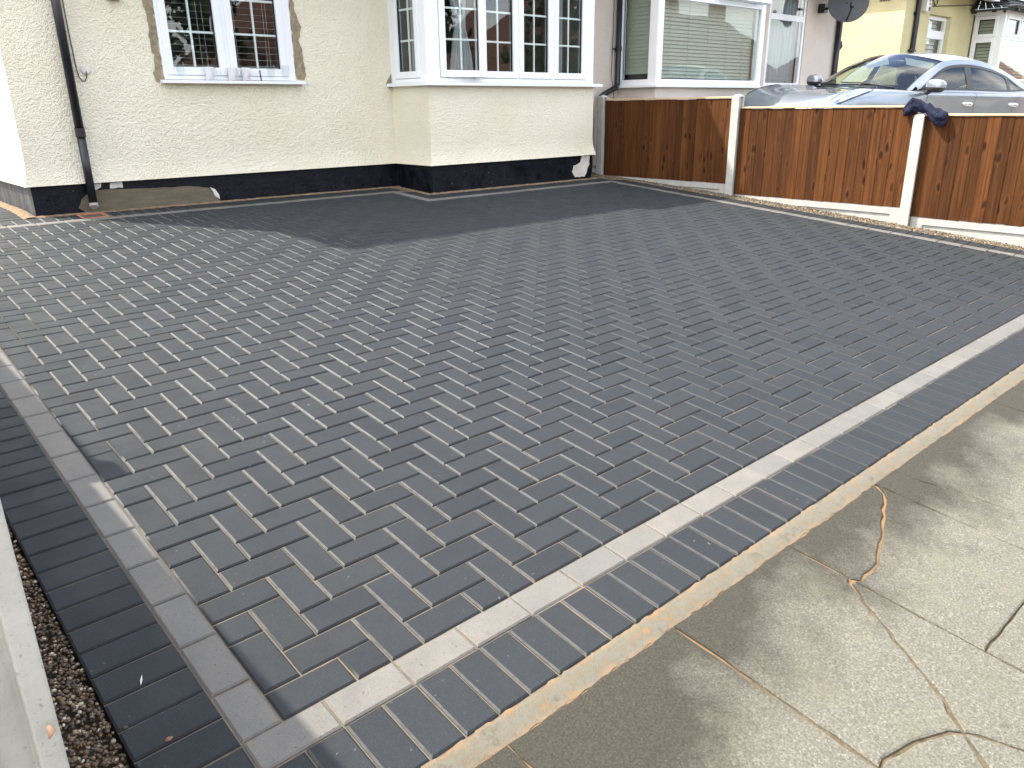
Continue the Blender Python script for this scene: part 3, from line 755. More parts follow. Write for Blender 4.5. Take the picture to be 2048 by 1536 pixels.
for pi, (ya, yb, zt, zb, lab, nb) in enumerate(PANELS):
    t = thing('fence_panel', lab, 'fence panel', (XF, (ya + yb) / 2, zb), 'brown panels of the right fence')
    L_ = ya - yb; pitch = L_ / nb
    for k in range(nb):
        wd = pitch * rng.uniform(1.16, 1.30); yy = yb + (k + .5) * pitch + rng.uniform(-.006, .006)
        me = board_mesh(wd, zt - zb - .022 + rng.uniform(-.004, .002))
        o = bpy.data.objects.new('board', me)
        put(o, t, Matrix.Translation((XF + rng.uniform(-.0015, .0015), yy, zb + rng.uniform(-.003, .004))) @ Matrix.Rotation(R(3.2) + rng.uniform(-.012, .012), 4, 'Z'))
    for zz in (zb + .10, (zb + zt) / 2, zt - .10):
        mb = MB(); mb.box(XF + .005, XF + .04, yb, ya, zz - .03, zz + .03); build(mb, 'rail', 'board', t)
    mb = MB(); mb.hexa([(XF - .022, yb, zt - .018), (XF + .034, yb, zt - .018), (XF + .034, ya, zt - .018), (XF - .022, ya, zt - .018), (XF - .022, yb, zt - .004), (XF + .034, yb, zt), (XF + .034, ya, zt), (XF - .022, ya, zt - .004)])
    build(mb, 'capping_strip', 'pine', t, bevel=.002)
    # concrete gravel board under the panel, with its recessed face
    g = thing('gravel_board', ['shaded concrete gravel board under the fence panel by the house', 'white concrete gravel board under the middle fence panel', 'white concrete gravel board under the fence panel nearest the street'][pi], 'gravel board', (XF, (ya + yb) / 2, zb - .3), 'concrete gravel boards of the right fence')
    zb2 = zb - 0.004; z1 = zb2 - 0.30; x0, x1 = XF - .008, XF + .020; ins = .105; top = .062
    mb = MB(); xr_ = x0 + .014
    V = [(x0, yb, z1), (x0, ya, z1), (x0, ya, zb2), (x0, yb, zb2), (x0, yb + ins, z1 + .05), (x0, ya - ins, z1 + .05), (x0, ya - ins, zb2 - top), (x0, yb + ins, zb2 - top),
         (xr_, yb + ins + .008, z1 + .058), (xr_, ya - ins - .008, z1 + .058), (xr_, ya - ins - .008, zb2 - top - .008), (xr_, yb + ins + .008, zb2 - top - .008),
         (x1, yb, z1), (x1, ya, z1), (x1, ya, zb2), (x1, yb, zb2)]
    F = [(0, 1, 5, 4), (1, 2, 6, 5), (2, 3, 7, 6), (3, 0, 4, 7), (4, 5, 9, 8), (5, 6, 10, 9), (6, 7, 11, 10), (7, 4, 8, 11), (8, 9, 10, 11), (12, 15, 14, 13), (3, 2, 14, 15), (0, 3, 15, 12), (1, 13, 14, 2)]
    mb.add(V, F); build(mb, 'face', 'concrete', g)
# black board stub behind the first post
t = thing('black_board', 'black wooden board with rounded top in the gap beside the bay', 'board', (7.14, 5.75, .45))
mb = MB(); prof = [(-.10, .45), (.10, .45), (.10, 1.30), (.085, 1.36), (.05, 1.40), (0, 1.41), (-.05, 1.39), (-.10, 1.33)]
n = len(prof); V = [(7.135 + u, 5.78, z) for u, z in prof] + [(7.135 + u, 5.81, z) for u, z in prof]
mb.add(V, [tuple(range(n)), tuple(range(2 * n - 1, n - 1, -1))] + [(i, (i + 1) % n, n + (i + 1) % n, n + i) for i in range(n)])
mb.box(7.235, 7.29, 5.74, 5.80, .4, 1.36)
build(mb, 'plank', 'black_board', t)

# ================================================================== FENCE (left): slotted post in view, the rest stands beside the frame
XL = -0.513
t = thing('concrete_post', 'muddy slotted concrete post close to the camera beside the brown gravel', 'fence post', (XL, -.33, -.05))
pm = post_mesh(1.12, 0.10, 0.118)
build(pm, 'shaft', 'concrete_muddy', t, bevel=.004, world=Matrix.Translation((XL, -.325, -.05)))
mb = MB(); mb.tube([(-.468, -.386, .55), (-.464, -.387, .54), (-.470, -.386, .53)], [.002, .0045, .002], 8); build(mb, 'mortar_splash', 'snail', t, smooth=True)
for (y, zt) in ((1.99, 1.22), (3.96, 1.40), (5.90, 1.58)):
    t = thing('concrete_post', 'concrete post of the left boundary fence at the %s' % {1.99: 'front third of the drive', 3.96: 'middle of the drive', 5.90: 'house corner'}[y], 'fence post', (XL, y, zg(XL, y)))
    build(post_mesh(zt - zg(XL, y)), 'shaft', 'concrete', t, world=Matrix.Translation((XL, y, zg(XL, y))))
for (yb, ya, zt) in ((-.272, 1.935, 1.03), (2.045, 3.905, 1.17), (4.015, 5.845, 1.36)):
    lab = {1.03: 'front', 1.17: 'middle', 1.36: 'rear'}[zt]
    t = thing('fence_panel', 'brown %s fence panel of the left boundary beside the frame' % lab, 'fence panel', (XL, (ya + yb) / 2, zt - .9))
    nb = 19; pitch = (ya - yb) / nb; me = board_mesh(pitch * 1.2, .88)
    for k in range(nb):
        o = bpy.data.objects.new('board', me); put(o, t, Matrix.Translation((XL, yb + (k + .5) * pitch, zt - .9)) @ Matrix.Rotation(R(2.6), 4, 'Z'))
    mb = MB(); mb.box(XL - .02, XL + .03, yb, ya, zt - .018, zt); build(mb, 'capping_strip', 'pine', t)
    mb = MB(); mb.box(XL - .022, XL + .022, yb, ya, zg(XL, yb) - .3, zt - .904); build(mb, 'gravel_board', 'concrete', t)

# ================================================================== HOUSES
def wall_grid(mb, B, u0, u1, z0, z1, holes=(), e0=0, e1=0, kick=0.034, reveal=0.10):
    """rendered wall face with a bell-cast foot, cut round its openings"""
    us = sorted(set([u0, u1] + [h[i] for h in holes for i in (0, 1)]))
    zs = sorted(set([z0, z0 + .02, z0 + .05, z0 + .09, z0 + .14, z0 + .20, z1] + [h[i] for h in holes for i in (2, 3)])) if kick else sorted(set([z0, z1] + [h[i] for h in holes for i in (2, 3)]))
    off = lambda z: kick * max(0, 1 - (z - z0) / .20) ** 2 if kick else 0
    def P(u, z):
        d = off(z); uu = u + (e0 * d if u == u0 else 0) + (e1 * d if u == u1 else 0); return B(uu, d, z)
    for i in range(len(us) - 1):
        for j in range(len(zs) - 1):
            cu, cz = (us[i] + us[i + 1]) / 2, (zs[j] + zs[j + 1]) / 2
            if any(h[0] < cu < h[1] and h[2] < cz < h[3] for h in holes): continue
            mb.add([P(us[i], zs[j]), P(us[i + 1], zs[j]), P(us[i + 1], zs[j + 1]), P(us[i], zs[j + 1])], [(0, 1, 2, 3)])
    if kick: mb.add([P(u0, z0), P(u1, z0), B(u1, -.03, z0), B(u0, -.03, z0)], [(0, 1, 2, 3)])
    for h in holes:
        a, b, c, d = h
        for q in ([(a, c), (a, d)], [(b, d), (b, c)], [(a, d), (b, d)], [(b, c), (a, c)]):
            (p0, q0), (p1, q1) = q; mb.add([B(p0, 0, q0), B(p1, 0, q1), B(p1, -reveal, q1), B(p0, -reveal, q0)], [(0, 1, 2, 3)])

def ring(mb, B, u0, u1, z0, z1, wd, d0, d1, wb=None, wt=None):
    wb = wd if wb is None else wb; wt = wd if wt is None else wt
    mb.bB(B, u0, u0 + wd, d0, d1, z0, z1); mb.bB(B, u1 - wd, u1, d0, d1, z0, z1)
    mb.bB(B, u0 + wd, u1 - wd, d0, d1, z0, z0 + wb); mb.bB(B, u0 + wd, u1 - wd, d0, d1, z1 - wt, z1)
def sash(win, B, u0, u1, z0, z1, cols=1, rows=1, wd=.068, rotH=None, glass='glass', fixed=False, barw=.018):
    """one casement: sash frame, glazing bars, pane; rotH=(axis u, angle) swings it outwards on a vertical hinge"""
    if rotH:
        uh, ang = rotH; ca, sa = math.cos(ang), math.sin(ang); B0 = B
        B = lambda u, d, z: B0(uh + (u - uh) * ca - d * sa, (u - uh) * sa + d * ca + .004, z)
    if not fixed:
        mb = MB(); ring(mb, B, u0, u1, z0, z1, wd, -.05, .016); build(mb, 'sash', 'upvc', win, bevel=.006)
        mb = MB(); ring(mb, B, u0 + wd, u1 - wd, z0 + wd, z1 - wd, .004, -.035, -.008); build(mb, 'gasket', 'gasket', win)
        a, b, c, d = u0 + wd + .004, u1 - wd - .004, z0 + wd + .004, z1 - wd - .004
    else: a, b, c, d = u0, u1, z0, z1
    mb = MB(); mb.bB(B, a, b, -.026, -.022, c, d); build(mb, 'pane', glass, win)
    if cols > 1 or rows > 1:
        mb = MB()
        us = [a + (b - a) * k / cols for k in range(1, cols)]
        for u in us: mb.bB(B, u - barw / 2, u + barw / 2, -.040, -.028, c, d)
        for k in range(1, rows):
            z = c + (d - c) * k / rows; e = [a] + [q for u in us for q in (u - barw / 2, u + barw / 2)] + [b]
            for q in range(0, len(e), 2): mb.bB(B, e[q], e[q + 1], -.040, -.028, z - barw / 2, z + barw / 2)
        build(mb, 'glazing_bar', 'bar', win)
def room(house, x0, x1, y0, y1, z0, z1, mat='room'):
    mb = MB(); mb.box(x0, x1, y0, y1, z0, z1)
    mb.f = [f for k, f in enumerate(mb.f) if k != 2]      # open towards the window
    return build(mb, 'room', mat, house, recalc=False)

# ---- the cream house
house = thing('cream_house', 'cream roughcast bungalow with black painted plinth and square bay window', 'house', (3.9, 8, .55))
Bf = basis((0, 6.02, 0), (1, 0, 0), (0, -1, 0)); Bs = basis((.87, 6.02, 0), (0, -1, 0), (-1, 0, 0))
Bbs = basis((4.43, 6.02, 0), (0, -1, 0), (-1, 0, 0)); Bb = basis((0, 5.37, 0), (1, 0, 0), (0, -1, 0)); Bbr = basis((6.88, 5.37, 0), (0, 1, 0), (1, 0, 0))
ZD, ZS = 0.757, 3.10
mb = MB()
wall_grid(mb, Bf, .87, 4.43, ZD, ZS, [(2.065, 3.322, 1.575, 2.95)], e0=-1, e1=-1)
wall_grid(mb, Bs, -6.0, 0, ZD, ZS, e1=1)
wall_grid(mb, Bbs, 0, .65, ZD, 1.56, e0=1, e1=1); wall_grid(mb, Bb, 4.43, 6.88, ZD, 1.56, e0=-1, e1=1); wall_grid(mb, Bbr, 0, .65, ZD, ZS, e0=-1)
wall_grid(mb, Bbs, 0, .65, 2.95, ZS, kick=0); wall_grid(mb, Bb, 4.43, 6.88, 2.95, ZS, kick=0)
wall_grid(mb, Bf, 6.88, 7.34, ZD, ZS)
mb.add([(.87, 6.02, ZS), (.87, 12.02, ZS), (.87, 12.02, 3.2), (.87, 9.2, 5.75), (.87, 5.60, 3.25)], [(0, 1, 2, 3, 4)])
build(mb, 'wall', 'cream', house, recalc=False)
def plinth(name, mat, B, u0, u1, d=-.006, z1=ZD, parent=house):
    mb = MB(); mb.add([B(u0, d, .30), B(u1, d, .30), B(u1, d, z1 + .005), B(u0, d, z1 + .005)], [(0, 1, 2, 3)]); return build(mb, name, mat, parent, recalc=False)
plinth('plinth', 'bitumen', Bf, .876, 4.436); plinth('plinth', 'bitumen', Bbs, -.006, .644); plinth('plinth', 'bitumen', Bb, 4.436, 6.874)
plinth('plinth', 'bitumen', Bbr, .006, .66); plinth('plinth', 'bitumen', Bf, 6.88, 7.4)
o = plinth('plinth', 'dusty', Bs, -6.0, -.006); o['label'] = 'grey dusty plinth on the sunlit side wall'
mb = MB(); mb.box(.8, .875, 6.03, 12, ZD - .012, ZD - .002)
def patch(name, mat, B, pts, d0=.0, th=.004, jit=.006, parent=house, step=.03, lab=None):
    P = [Vector(p) for p in pts]; Q = []
    for i, p in enumerate(P):
        q = P[(i + 1) % len(P)]; n = max(1, int((q - p).length / step))
        for k in range(n): Q.append(p.lerp(q, k / n) + Vector((rng.uniform(-jit, jit), rng.uniform(-jit, jit))))
    n = len(Q); mb = MB(); f0, f1 = d0 - .004, d0 + th
    mb.add([B(q.x, f1, q.y) for q in Q] + [B(q.x, f0, q.y) for q in Q], [tuple(range(n))] + [(i, (i + 1) % n, n + (i + 1) % n, n + i) for i in range(n)])
    me = mb.mesh(name, recalc=False); bm = bmesh.new(); bm.from_mesh(me); bmesh.ops.triangulate(bm, faces=bm.faces); bmesh.ops.recalc_face_normals(bm, faces=bm.faces); bm.to_mesh(me); bm.free()
    o = build(me, name, mat, parent)
    if lab: o['label'] = lab
    return o
patch('cement_patch', 'cement', Bf, [(1.20, .56), (1.28, .50), (1.78, .505), (2.43, .505), (2.40, .56), (2.37, .60), (2.32, .645), (2.157, .672), (1.80, .678), (1.44, .698), (1.31, .69), (1.24, .63)], -.004, .006, .003)
for pts in ([(1.31, .752), (1.41, .752), (1.405, .72), (1.36, .70), (1.32, .69)], [(1.48, .752), (1.575, .752), (1.58, .704), (1.475, .702)], [(2.335, .648), (2.385, .625), (2.41, .575), (2.418, .54), (2.375, .57), (2.36, .61)]):
    patch('paint_flake', 'flake', Bf, pts, -.001, .008, .004)
patch('paint_flake', 'flake', Bb, [(6.695, .752), (6.824, .752), (6.827, .64), (6.776, .552), (6.741, .495), (6.624, .512), (6.58, .505), (6.535, .563), (6.551, .639), (6.621, .659), (6.672, .68)], -.004, .010, .007)
# unpainted mortar left where the window was replaced
patch('mortar_patch', 'mortar', Bf, [(1.985, 2.97), (1.985, 2.2), (2.004, 2.052), (1.999, 1.897), (2.010, 1.739), (1.985, 1.63), (2.005, 1.57), (2.064, 1.566), (2.064, 2.97)], .001, .006, .010)
patch('mortar_patch', 'mortar', Bf, [(3.324, 1.60), (3.405, 1.59), (3.432, 1.64), (3.42, 1.74), (3.415, 1.866), (3.385, 1.96), (3.418, 2.06), (3.372, 2.2), (3.366, 2.3), (3.37, 2.97), (3.324, 2.97)], .001, .006, .010)
patch('mortar_patch', 'mortar', Bf, [(4.44, 1.69), (4.44, 1.54), (4.40, 1.528), (4.36, 1.56), (4.375, 1.60), (4.41, 1.65)], .001, .006, .008)
# left window
win = build(MB(), 'window', 'upvc', house)
mb = MB(); ring(mb, Bf, 2.068, 3.318, 1.585, 2.945, .030, -.075, .006, wb=.035); mb.bB(Bf, 2.640, 2.678, -.075, .006, 1.62, 2.915)
build(mb, 'frame', 'upvc', win, bevel=.003)
for a, b in ((2.096, 2.641), (2.677, 3.240)): sash(win, Bf, a, b, 1.622, 2.915, 2, 4, .066)
mb = MB(); mb.bB(Bf, 3.240, 3.288, -.075, .008, 1.62, 2.915); build(mb, 'jamb', 'upvc', win, bevel=.003)
mb = MB(); mb.hexa([(2.03, 5.935, 1.552), (3.385, 5.935, 1.552), (3.385, 6.06, 1.552), (2.03, 6.06, 1.552), (2.03, 5.935, 1.578), (3.385, 5.935, 1.578), (3.385, 6.06, 1.584), (2.03, 6.06, 1.584)])
build(mb, 'sill', 'upvc', win, bevel=.003)
# bay window
win2 = build(MB(), 'window', 'upvc', house)
mb = MB()
mb.bB(Bb, 4.432, 4.578, -.10, .008, 1.573, 2.945); mb.bB(Bb, 6.735, 6.862, -.09, .006, 1.573, 2.945)
mb.bB(Bb, 4.578, 6.735, -.08, .004, 1.573, 1.612); mb.bB(Bb, 4.578, 6.735, -.08, .004, 2.915, 2.945)
for u in (5.120, 5.655, 6.190): mb.bB(Bb, u - .012, u + .012, -.075, .003, 1.612, 2.915)
ring(mb, Bbs, .058, .555, 1.573, 2.945, .028, -.08, .004, wb=.036)
mb.bB(Bbs, .555, .642, -.10, .0055, 1.573, 2.945); mb.bB(Bbs, .0, .056, -.10, .005, 1.573, 2.945)
build(mb, 'frame', 'upvc', win2, bevel=.003)
sash(win2, Bb, 4.585, 5.112, 1.616, 2.912, 2, 4, rotH=(4.59, R(9.5)))
for a, b in ((5.130, 5.648), (5.664, 6.182), (6.199, 6.730)): sash(win2, Bb, a, b, 1.616, 2.912, 2, 4)
sash(win2, Bbs, .088, .526, 1.612, 2.915, 2, 4, .066)
mb = MB()
out = [(4.36, 6.019), (4.36, 5.30), (6.965, 5.30), (6.965, 5.46), (4.52, 5.46), (4.52, 6.019)]; n = 6
mb.add([(x, y, 1.536) for x, y in out] + [(x, y, 1.569) for x, y in out], [tuple(range(n))[::-1], tuple(range(n, 2 * n))] + [(i, (i + 1) % n, n + (i + 1) % n, n + i) for i in range(n)])
build(mb, 'sill', 'upvc', win2, bevel=.003)
mb = MB(); mb.box(2.0, 3.4, 6.12, 6.121, 1.2, 3.05)
room(house, .95, 4.35, 6.10, 9.5, .7, 3.0); room(house, 4.52, 7.25, 6.2, 9.5, .7, 3.0)
mb = MB(); mb.box(4.45, 6.86, 5.48, 6.19, 1.50, 1.532); build(mb, 'inner_sill', 'upvc', house)
mb = MB()                                                     # lining of the bay
mb.add([(4.53, 5.44, .7), (4.53, 6.2, .7), (4.53, 6.2, 1.5), (4.53, 5.44, 1.5)], [(0, 1, 2, 3)])
mb.add([(6.85, 5.38, .7), (6.85, 6.2, .7), (6.85, 6.2, 3.0), (6.85, 5.38, 3.0)], [(0, 1, 2, 3)])
mb.add([(4.44, 5.38, 3.0), (6.86, 5.38, 3.0), (6.86, 6.2, 3.0), (4.44, 6.2, 3.0)], [(0, 1, 2, 3)])
build(mb, 'bay_lining', 'room', house, recalc=False)
# downpipe, cable
dp = MB(); dp.tube([(1.305, 5.955, 3.1), (1.305, 5.955, 1.16)], .034, 14); dp.tube([(1.305, 5.955, 1.159), (1.305, 5.955, .578)], .033, 14)
dpo = build(dp, 'downpipe', 'pipe', house, smooth=True)
mb = MB(); mb.tube([(1.305, 5.955, 1.13), (1.305, 5.955, 1.20)], .039, 14); mb.tube([(1.305, 5.985, 1.165), (1.305, 6.02, 1.165)], .02, 8); build(mb, 'pipe_socket', 'pipe', dpo)
mb = MB(); mb.tube([(1.305, 5.955, .60), (1.305, 5.952, .572), (1.303, 5.945, .565)], [.0345, .035, .030], 14); build(mb, 'pipe_shoe', 'concrete', dpo)
mb = MB(); pts = [(1.365, 6.008, 3.0), (1.366, 6.008, 2.4), (1.372, 6.008, 1.9), (1.378, 6.008, 1.66), (1.388, 6.006, 1.59), (1.405, 6.004, 1.562), (1.425, 6.003, 1.563), (1.443, 6.004, 1.59), (1.449, 6.008, 1.64), (1.449, 6.02, 1.648)]
mb.tube(pts, .0042, 6); cb = build(mb, 'cable', 'black', house, smooth=True)
mb = MB(); mb.lathe((1.449, 6.016, 1.652), [(0.0, .012), (.03, .010), (.042, .002), (.045, 0)], 10, Matrix.Rotation(R(90), 4, 'X')); build(mb, 'filler_blob', 'flake', house)
mb = MB(); mb.box(1.70, 1.80, 5.95, 6.016, 2.188, 2.205); build(mb, 'wall_bracket', 'black', house)
# roof
def tiled(mb, p00, p10, p01, p11, nu, nv, th=.02):
    """courses of lapped tiles on a quad p00-p10 (eaves) to p01-p11 (ridge)"""
    p00, p10, p01, p11 = map(Vector, (p00, p10, p01, p11)); nrm = (p10 - p00).cross(p01 - p00).normalized()
    if nrm.z < 0: nrm = -nrm
    for j in range(nv):
        a0, a1 = p00.lerp(p01, j / nv), p10.lerp(p11, j / nv); b0, b1 = p00.lerp(p01, (j + 1.1) / nv), p10.lerp(p11, (j + 1.1) / nv)
        for i in range(nu):
            s, e = i / nu, (i + .97) / nu
            q = [a0.lerp(a1, s), a0.lerp(a1, e), b0.lerp(b1, e), b0.lerp(b1, s)]
            top = [q[0] + nrm * th * 1.6, q[1] + nrm * th * 1.6, q[2] + nrm * th * .3, q[3] + nrm * th * .3]
            mb.add([q[0], q[1]] + top, [(0, 1, 3, 2), (2, 3, 4, 5)])
def roof(h, x0, x1, y0, ym, z0, zr, yb, parent_name='roof', nu=28, nv=16, hip0=0.0, hip1=0.0):
    mb = MB(); tiled(mb, (x0, y0, z0), (x1, y0, z0), (x0 + hip0, ym, zr), (x1 - hip1, ym, zr), nu, nv)
    mb.add([(x0, yb, z0), (x1, yb, z0), (x1 - hip1, ym, zr), (x0 + hip0, ym, zr)], [(0, 1, 2, 3)])
    if hip0: mb.add([(x0, y0, z0), (x0 + hip0, ym, zr), (x0, yb, z0)], [(0, 1, 2)])
    if hip1: mb.add([(x1, y0, z0), (x1 - hip1, ym, zr), (x1, yb, z0)], [(0, 1, 2)])
    o = build(mb, 'roof', 'roof', h, recalc=False); o['kind'] = 'stuff'; del o['kind']
    return o
ro = roof(house, .90, 7.34, 5.36, 9.2, 3.25, 5.75, 13.0)
mb = MB(); mb.box(.93, 7.34, 5.40, 6.02, 3.10, 3.13); mb.box(.93, 4.2, 5.38, 5.40, 3.10, 3.25); build(mb, 'soffit', 'upvc', house)
mb = MB(); mb.tube([(.95, 5.375, 3.21), (7.34, 5.375, 3.21)], .045, 8); build(mb, 'gutter', 'black', house)
mb = MB(); mb.box(4.28, 7.08, 5.17, 5.375, 3.105, 3.14); mb.add([(4.28, 5.165, 3.14), (7.08, 5.165, 3.14), (7.08, 5.165, 3.25), (4.28, 5.165, 3.25), (4.28, 5.5, 3.35), (7.08, 5.5, 3.35)], [(0, 1, 2, 3), (3, 2, 5, 4)])
build(mb, 'bay_roof', 'slate', house, recalc=False)

# ---- things in and on the cream house windows
vb = thing('venetian_blind', 'white venetian blind with open slats behind the left window', 'blind', (2.68, 6.15, 1.6))
sm = MB(); sm.hexa([(-.585, -.0125, .000), (.585, -.0125, .000), (.585, .0125, .003), (-.585, .0125, .003), (-.585, -.0125, .0012), (.585, -.0125, .0012), (.585, .0125, .0042), (-.585, .0125, .0042)])
sme = sm.mesh('slat'); sme.materials.append(M['slat'])
for k in range(23):
    put(bpy.data.objects.new('slat', sme), vb, Matrix.Translation((2.69, 6.145, 1.712 + k * .0555)) @ Matrix.Rotation(rng.uniform(-.004, .004), 4, 'Y'))
mb = MB()
for u in (2.20, 2.47, 2.52, 2.79, 2.81, 3.10, 3.13): mb.tube([(u, 6.131, 1.70), (u, 6.131, 2.95)], .0016, 5)
build(mb, 'cord', 'slat', vb)
mb = MB(); mb.box(2.105, 3.275, 6.13, 6.16, 1.692, 1.703); build(mb, 'bottom_rail', 'slat', vb)
mb = MB(); mb.tube([(2.60, 6.135, 2.12), (2.585, 6.12, 2.08), (2.583, 6.12, 2.02), (2.59, 6.13, 1.97)], .007, 8); build(mb, 'tilt_handle', 'slat', vb, smooth=True)
def folded(mb, fx, z0, z1, n=60, m=10):
    P = []
    for j in range(m + 1):
        z = z0 + (z1 - z0) * j / m; P.append([fx(i / n, j / m, z) for i in range(n + 1)])
    mb.grid(P)
cu = MB()
def fx(s, t, z):
    wl = .06 + .10 * abs(t - .42) ** .8 * 2.2; c = 5.02
    return (c - wl + s * 2 * wl * (.9 + .1 * math.sin(9 * t)), 5.56 + .028 * math.sin(s * 38 + 2 * t) + .01 * math.sin(s * 90), z)
folded(cu, fx, 1.55, 2.95)
tag(build(cu, 'curtain', 'curtain', smooth=True, recalc=False), 'white sheer curtain tied back behind the open bay casement', 'curtain')
cu = MB()
def fx(s, t, z): return (6.44 + s * .13, 5.60 + .018 * math.sin(s * 20 + t), z)
folded(cu, fx, 1.6, 2.95, 30)
tag(build(cu, 'curtain', 'curtain', smooth=True, recalc=False), 'narrow cream curtain at the right end of the bay window', 'curtain')
cu = MB()
def fx(s, t, z): return (4.60 + .02 * math.sin(s * 25), 5.86 - s * .09, z)
folded(cu, fx, 1.6, 2.95, 24)
tag(build(cu, 'curtain', 'net', smooth=True, recalc=False), 'thin curtain edge in the narrow side pane of the bay', 'curtain')
vb2 = thing('venetian_blind', 'closed pale blind in the narrow side pane of the bay window', 'blind', (4.6, 5.62, 1.6))
sm = MB(); sm.hexa([(-.004, -.17, -.028), (0, -.17, -.028), (0, .17, -.028), (-.004, .17, -.028), (.012, -.17, .028), (.016, -.17, .028), (.016, .17, .028), (.012, .17, .028)])
sme = sm.mesh('slat'); sme.materials.append(M['slat'])
for k in range(24): put(bpy.data.objects.new('slat', sme), vb2, Matrix.Translation((4.58, 5.60, 1.66 + k * .054)))
cs = MB()
for k in range(7): cs.tube([(4.66 + k * .028, 5.62, 1.55), (4.66 + k * .028, 5.62, 1.76 + .02 * math.sin(k * 1.1)), (4.66 + k * .028, 5.68, 1.79)], .0155, 8)
tag(build(cs, 'cushion', 'cushion', smooth=True), 'white ribbed cushion low behind the open bay casement', 'cushion')
# builders' mugs and glasses on the left sill
def mug(name, label, x, ang):
    t = thing(name, label, 'mug', (x, 5.962, 1.581), 'white mugs on the sill')
    mb = MB(); mb.lathe((0, 0, 0), [(0, .002), (.029, 0), (.031, .004), (.036, .05), (.042, .105), (.0425, .108), (.040, .108), (.034, .05), (.028, .01), (0, .009)], 22)
    W = Matrix.Translation((x, 5.962, 1.581)) @ Matrix.Rotation(ang, 4, 'Z')
    build(mb, 'cup', 'ceramic', t, smooth=True, world=W)
    mb = MB(); mb.tube([(.040, 0, .095), (.055, 0, .098), (.066, 0, .085), (.068, 0, .065), (.060, 0, .045), (.036, 0, .030)], .0048, 8)
    build(mb, 'handle', 'ceramic', t, smooth=True, world=W)
mug('mug', 'white mug with its handle to the right, first mug from the left on the sill', 2.452, R(-10))
mug('mug', 'white mug in the middle of the three on the sill', 2.662, R(-35))
mug('mug', 'white mug with its handle towards the street, next to the dark stick', 2.795, R(-88))
def tumbler(x, label, h=.145, r=.036):
    mb = MB(); mb.lathe((x, 5.966, 1.581), [(0, .0), (r * .62, 0), (r * .74, .02), (r, .07), (r * .95, h), (r * .90, h), (r * .93, .07), (r * .68, .024), (0, .018)], 20)
    tag(build(mb, 'drinking_glass', 'tumbler', smooth=True), label, 'glass', 'drinking glasses on the sill')
tumbler(2.20, 'clear drinking glass at the left end of the sill')
tumbler(3.045, 'clear drinking glass between the dark stick and the last glass', .142)
tumbler(3.195, 'clear drinking glass at the right end of the sill', .138)
mb = MB(); mb.tube([(2.938, 5.965, 1.581), (2.934, 5.968, 1.672)], .0062, 8)
tag(build(mb, 'stick', 'black', smooth=True), 'thin dark stick standing upright on the sill between a mug and a glass', 'stick')

# ---- grey house (other half of the pair)
gh = thing('grey_house', 'beige grey rendered bungalow next door with sage blinds in its bay', 'house', (10.6, 8, .55))
Gbs = basis((8.06, 6.02, 0), (0, -1, 0), (-1, 0, 0)); Gbr = basis((10.53, 5.37, 0), (0, 1, 0), (1, 0, 0)); Gs = basis((13.84, 6.02, 0), (0, 1, 0), (1, 0, 0))
mb = MB()
wall_grid(mb, Bf, 7.34, 8.06, .4, ZS, kick=0); wall_grid(mb, Bf, 10.53, 13.84, .4, ZS, [(11.70, 12.86, 1.585, 3.04)], kick=0)
wall_grid(mb, Gbs, 0, .65, .4, 1.545, kick=0); wall_grid(mb, Bb, 8.06, 10.53, .4, 1.545, kick=0); wall_grid(mb, Gbr, 0, .65, .4, ZS, kick=0)
wall_grid(mb, Gs, 0, 6, .4, ZS, kick=0); wall_grid(mb, Bb, 8.06, 10.53, 2.96, ZS, kick=0); wall_grid(mb, Gbs, 0, .65, 2.96, ZS, kick=0)
mb.add([(13.84, 6.02, ZS), (13.84, 12.02, ZS), (13.84, 9.2, 5.75), (13.84, 5.6, 3.25)], [(0, 1, 2, 3)])
build(mb, 'wall', 'grey_render', gh, recalc=False)
gw = build(MB(), 'window', 'upvc', gh); mb = MB()
mb.bB(Bb, 8.062, 8.165, -.10, .006, 1.573, 2.955); mb.bB(Bb, 10.42, 10.528, -.09, .004, 1.573, 2.955)
mb.bB(Bb, 8.165, 10.42, -.08, .002, 1.573, 1.645); mb.bB(Bb, 8.165, 10.42, -.08, .002, 2.915, 2.955); mb.bB(Bb, 8.165, 10.42, -.08, .002, 2.60, 2.66)
mb.bB(Bb, 9.26, 9.32, -.08, .001, 2.66, 2.915)
ring(mb, Gbs, .01, .56, 1.573, 2.955, .045, -.08, .003, wb=.07); mb.bB(Gbs, .56, .645, -.10, .004, 1.573, 2.955)
build(mb, 'frame', 'upvc', gw, bevel=.003)
sash(gw, Bb, 8.165, 10.42, 1.645, 2.60, fixed=True); sash(gw, Bb, 8.165, 9.26, 2.66, 2.915, fixed=True)
sash(gw, Gbs, .055, .515, 1.643, 2.91, fixed=True)
# fanlight propped open on its top hinge
a = R(24); hz, hd = 2.925, .01
Bo = lambda u, d, z: Bb(u, hd + math.sin(a) * (hz - z) + math.cos(a) * d, hz - math.cos(a) * (hz - z) + math.sin(a) * d)
mb = MB(); ring(mb, Bo, 9.30, 10.44, 2.635, 2.925, .05, -.03, .02); build(mb, 'fanlight', 'upvc', gw, bevel=.004)
mb = MB(); mb.bB(Bo, 9.35, 10.39, -.004, 0, 2.685, 2.875); build(mb, 'pane', 'glass', gw)
mb = MB(); out = [(7.99, 6.019), (7.99, 5.31), (10.60, 5.31), (10.60, 5.95), (13.02, 5.95), (13.02, 6.019)]; n = 6
mb.add([(x, y, 1.545) for x, y in out] + [(x, y, 1.572) for x, y in out], [tuple(range(n))[::-1], tuple(range(n, 2 * n))] + [(i, (i + 1) % n, n + (i + 1) % n, n + i) for i in range(n)])
build(mb, 'sill', 'upvc', gw)
